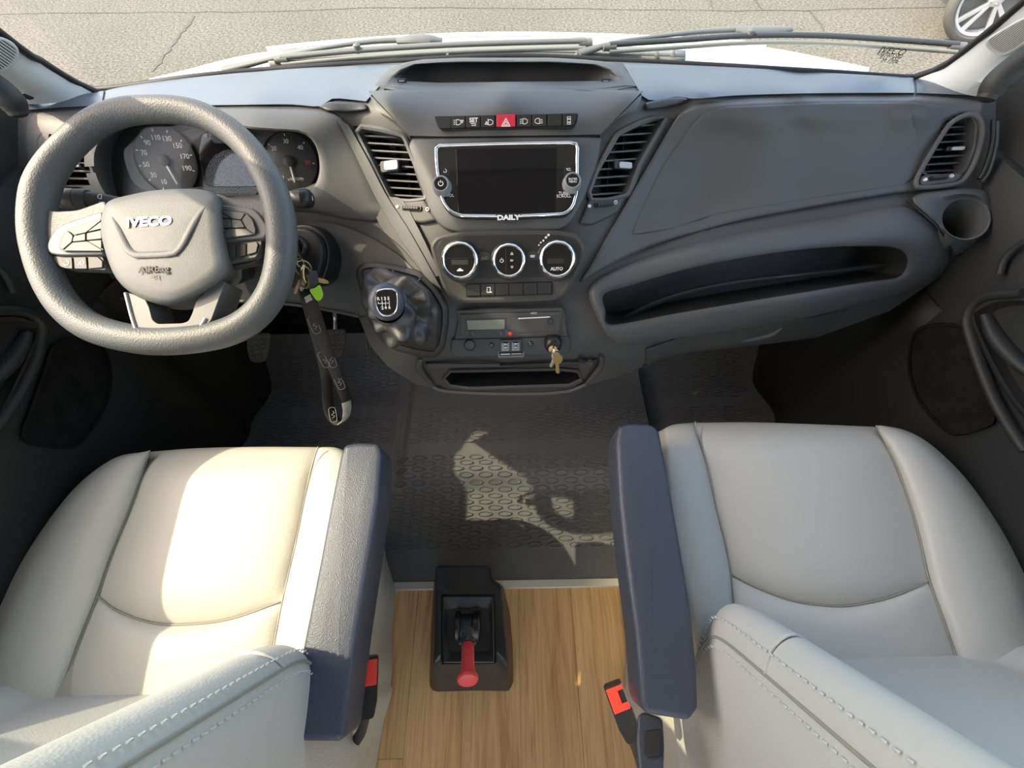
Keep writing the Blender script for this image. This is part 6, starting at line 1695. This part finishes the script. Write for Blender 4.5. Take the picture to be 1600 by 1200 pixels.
# ------------------------------------------------------------------ seat belt buckles
def buckle(label, top, bot, Zt, Zb, wpx, stalk, slot_side):
    a, b = W(*top, Zt), W(*bot, Zb)
    t = thing('seat_belt_buckle', b, label, 'buckle', 'seat belt buckles')
    ax_ = nrm(a - b); ln = np.linalg.norm(a - b)
    n_ = CC - (a+b)/2; n_ = nrm(n_ - ax_*(n_ @ ax_)); x_ = np.cross(ax_, n_)
    f = Frame((a+b)/2, n_, x_)
    if f.y @ ax_ < 0: f.y, f.x = -f.y, -f.x
    w = wpx/FPX*(Zt+Zb)/2
    body = rounded([(-w*.36, -ln*.50), (w*.36, -ln*.50), (w*.5, -ln*.25), (w*.5, ln*.5), (-w*.5, ln*.5), (-w*.5, -ln*.25)], .004)
    loops = [[f.p(u*k, v, h) for u, v in body] for h, k in ((-.016, .88), (-.012, 1.0), (.004, 1.0), (.008, .93))]
    loft('housing', loops, M['black'], t, cap0=True, angle=40)
    hl = ln*.47
    # press button: L-shaped round the tongue slot
    s = slot_side
    btn = [(-w*.42, ln*.5-hl), (w*.42, ln*.5-hl), (w*.42, ln*.5-.003), (-w*.42, ln*.5-.003)]
    P = [(s*w*.42, ln*.49-hl), (s*w*.42, ln*.5-hl*.28), (s*w*.10, ln*.5-hl*.28), (s*w*.10, ln*.5-hl*.72), (s*w*.42, ln*.5-hl*.72)]
    Lb_ = [(-s*w*.43, ln*.5-hl), (-s*w*.43, ln*.5-.003), (s*w*.43, ln*.5-.003), (s*w*.43, ln*.5-hl*.26), (s*w*.12, ln*.5-hl*.26), (s*w*.12, ln*.5-hl*.74), (s*w*.43, ln*.5-hl*.74), (s*w*.43, ln*.5-hl)]
    prism('press_button', f, Lb_, .004, .0105, M['red_buckle'], t, bevel=.0012, label='red press button')
    prism('slot', f, [(s*w*.14, ln*.5-hl*.72), (s*w*.40, ln*.5-hl*.72), (s*w*.40, ln*.5-hl*.28), (s*w*.14, ln*.5-hl*.28)], .002, .0085, M['black'], t)
    prism('slot_lip', f, [(s*w*.40, ln*.5-hl*.95), (s*w*.48, ln*.5-hl*.95), (s*w*.48, ln*.5-hl*.05), (s*w*.40, ln*.5-hl*.05)], .004, .0098, M['steel'], t, bevel=.0006)
    tube('stalk', [b + ax_*.01 - n_*.004] + [W(*q) for q in stalk], .009, M['black'], t, n=8, squash=.4)
    return t
buckle('black seat belt buckle with red button beside the sunlit armrest', (577, 1026), (573, 1122), .688, .655, 29, [(566, 1140, .72), (556, 1158, .74)], -1)
buckle('black seat belt buckle with red button tilted over the oak floor', (957, 1068), (990, 1157), .690, .658, 31, [(998, 1180, .71), (1006, 1210, .72)], 1)

# ------------------------------------------------------------------ parking brake
pb = thing('parking_brake', Wz(738, 1000, 0), 'black parking brake box with red-handled lever standing on the oak floor', 'parking brake')
zt = .165
base_px = [(678, 905), (765, 903), (786, 914), (797, 960), (801, 1010), (802, 1066), (796, 1080), (740, 1079), (678, 1081), (671, 1072), (673, 1000)]
top_px = [(681, 885), (688, 884), (758, 884), (766, 886), (768, 906), (774, 913), (783, 918), (788, 960), (794, 1030), (795, 1062), (792, 1066), (735, 1064), (682, 1066), (677, 1062), (679, 1000), (680, 930)]
c = (735, 985); n = 100
Lt, Lb2 = polar(rounded(top_px, 3), c, n), polar(rounded(base_px, 5), c, n)
def topz(y): return zt - .014*sstep(915, 884, y) - .10*sstep(1030, 1070, y) + (.0)
Lt0 = np.array([Wz(x, y, topz(y)) for x, y in Lt]); Lb0 = np.array([Wz(x, y, .002) for x, y in Lb2])
# keep the foot outside the top
loops = [Lb0]
for t in (.35, .7, .93): loops.append([q*(1-t) + p*t for p, q in zip(Lt0, Lb0)])
loops.append(Lt0 + 0); loops.append([Wz(x, y, topz(y) + .004) for x, y in grow(Lt, -2)])
inner = rounded([(689, 929), (772, 929), (775, 1037), (690, 1038)], 2); Li_ = polar(inner, c, n)
loops.append([Wz(x, y, topz(y) + .004) for x, y in grow(Li_, 2)]); loops.append([Wz(x, y, zt + .003) for x, y in Li_]); loops.append([Wz(x, y, zt - .006) for x, y in Li_])
loft('housing', loops, M['black'], pb, angle=35)
pan = polar(rounded([(691, 931), (771, 931), (773, 1036), (692, 1036)], 1.5), c, n); rec = polar(rounded([(699, 951), (765, 949), (766, 1019), (700, 1020)], 7), c, n)
rz = [Wz(x, y, zt - .004) for x, y in rec]; m0 = np.mean(rz, 0)
loft('insert', [[Wz(x, y, zt - .008) for x, y in pan], [Wz(x, y, zt + .004) for x, y in pan], [Wz(x, y, zt + .006) for x, y in grow(pan, -2)], [Wz(x, y, zt - .002) for x, y in grow(rec, 2)], rz,
                [m0 + (p-m0)*.93 + (0, 0, -.03) for p in rz], [m0 + (p-m0)*.85 + (0, 0, -.05) for p in rz]], M['dash_dark'], pb, angle=40)
fdz = Frame(Wz(732, 979, zt + .0), (1, 0, 0), (0, 1, 0))
for x0, x1, r in ((712, 720, .033), (720, 739, .027), (739, 751, .033)):
    p0, p1 = Wz(x0, 979, zt - .010), Wz(x1, 979, zt - .010)
    f0 = Frame(p0, (1, 0, 0), (0, 1, 0)); f0.y = np.cross(f0.n, f0.x); wdt = p1[0]-p0[0]
    lathe('drum', f0, 0, 0, [(r*.92, 0), (r, .003), (r, wdt-.003), (r*.92, wdt)], M['black'] if r > .03 else M['dash_dark'], pb, n=32)
p0, p1, p2 = W(730, 985, .83), W(731, 1006, .800), W(731, 1058, .745)
tube('lever', [p0, p1], [.012, .010], M['dash_body'], pb, n=10, m=5)
tube('sleeve', [p1 + (p2-p1)*-.10, p1 + (p2-p1)*.02], [.0155, .0140], M['dash_dark'], pb, n=12, m=4)
for s_ in (-1, 1):
    tube('sleeve_clip', [p1 + (p2-p1)*-.06 + np.array([s_*.013, 0, .004]), p1 + (p2-p1)*.0 + np.array([s_*.013, 0, .004])], .004, M['dash_body'], pb, n=6, m=3)
fg2 = Frame(p2, nrm(p2 - p1))
ln = np.linalg.norm(p2 - p1)
lathe('red_grip', fg2, 0, 0, [(.010, -ln), (.0120, -ln+.003), (.0118, -ln*.5), (.0125, -.014), (.0150, -.006), (.0185, .000), (.0192, .003), (.0175, .0065), (.012, .0085), (.0008, .0092)], M['red_grip'], pb, n=32, label='red grip with a flat round knob')
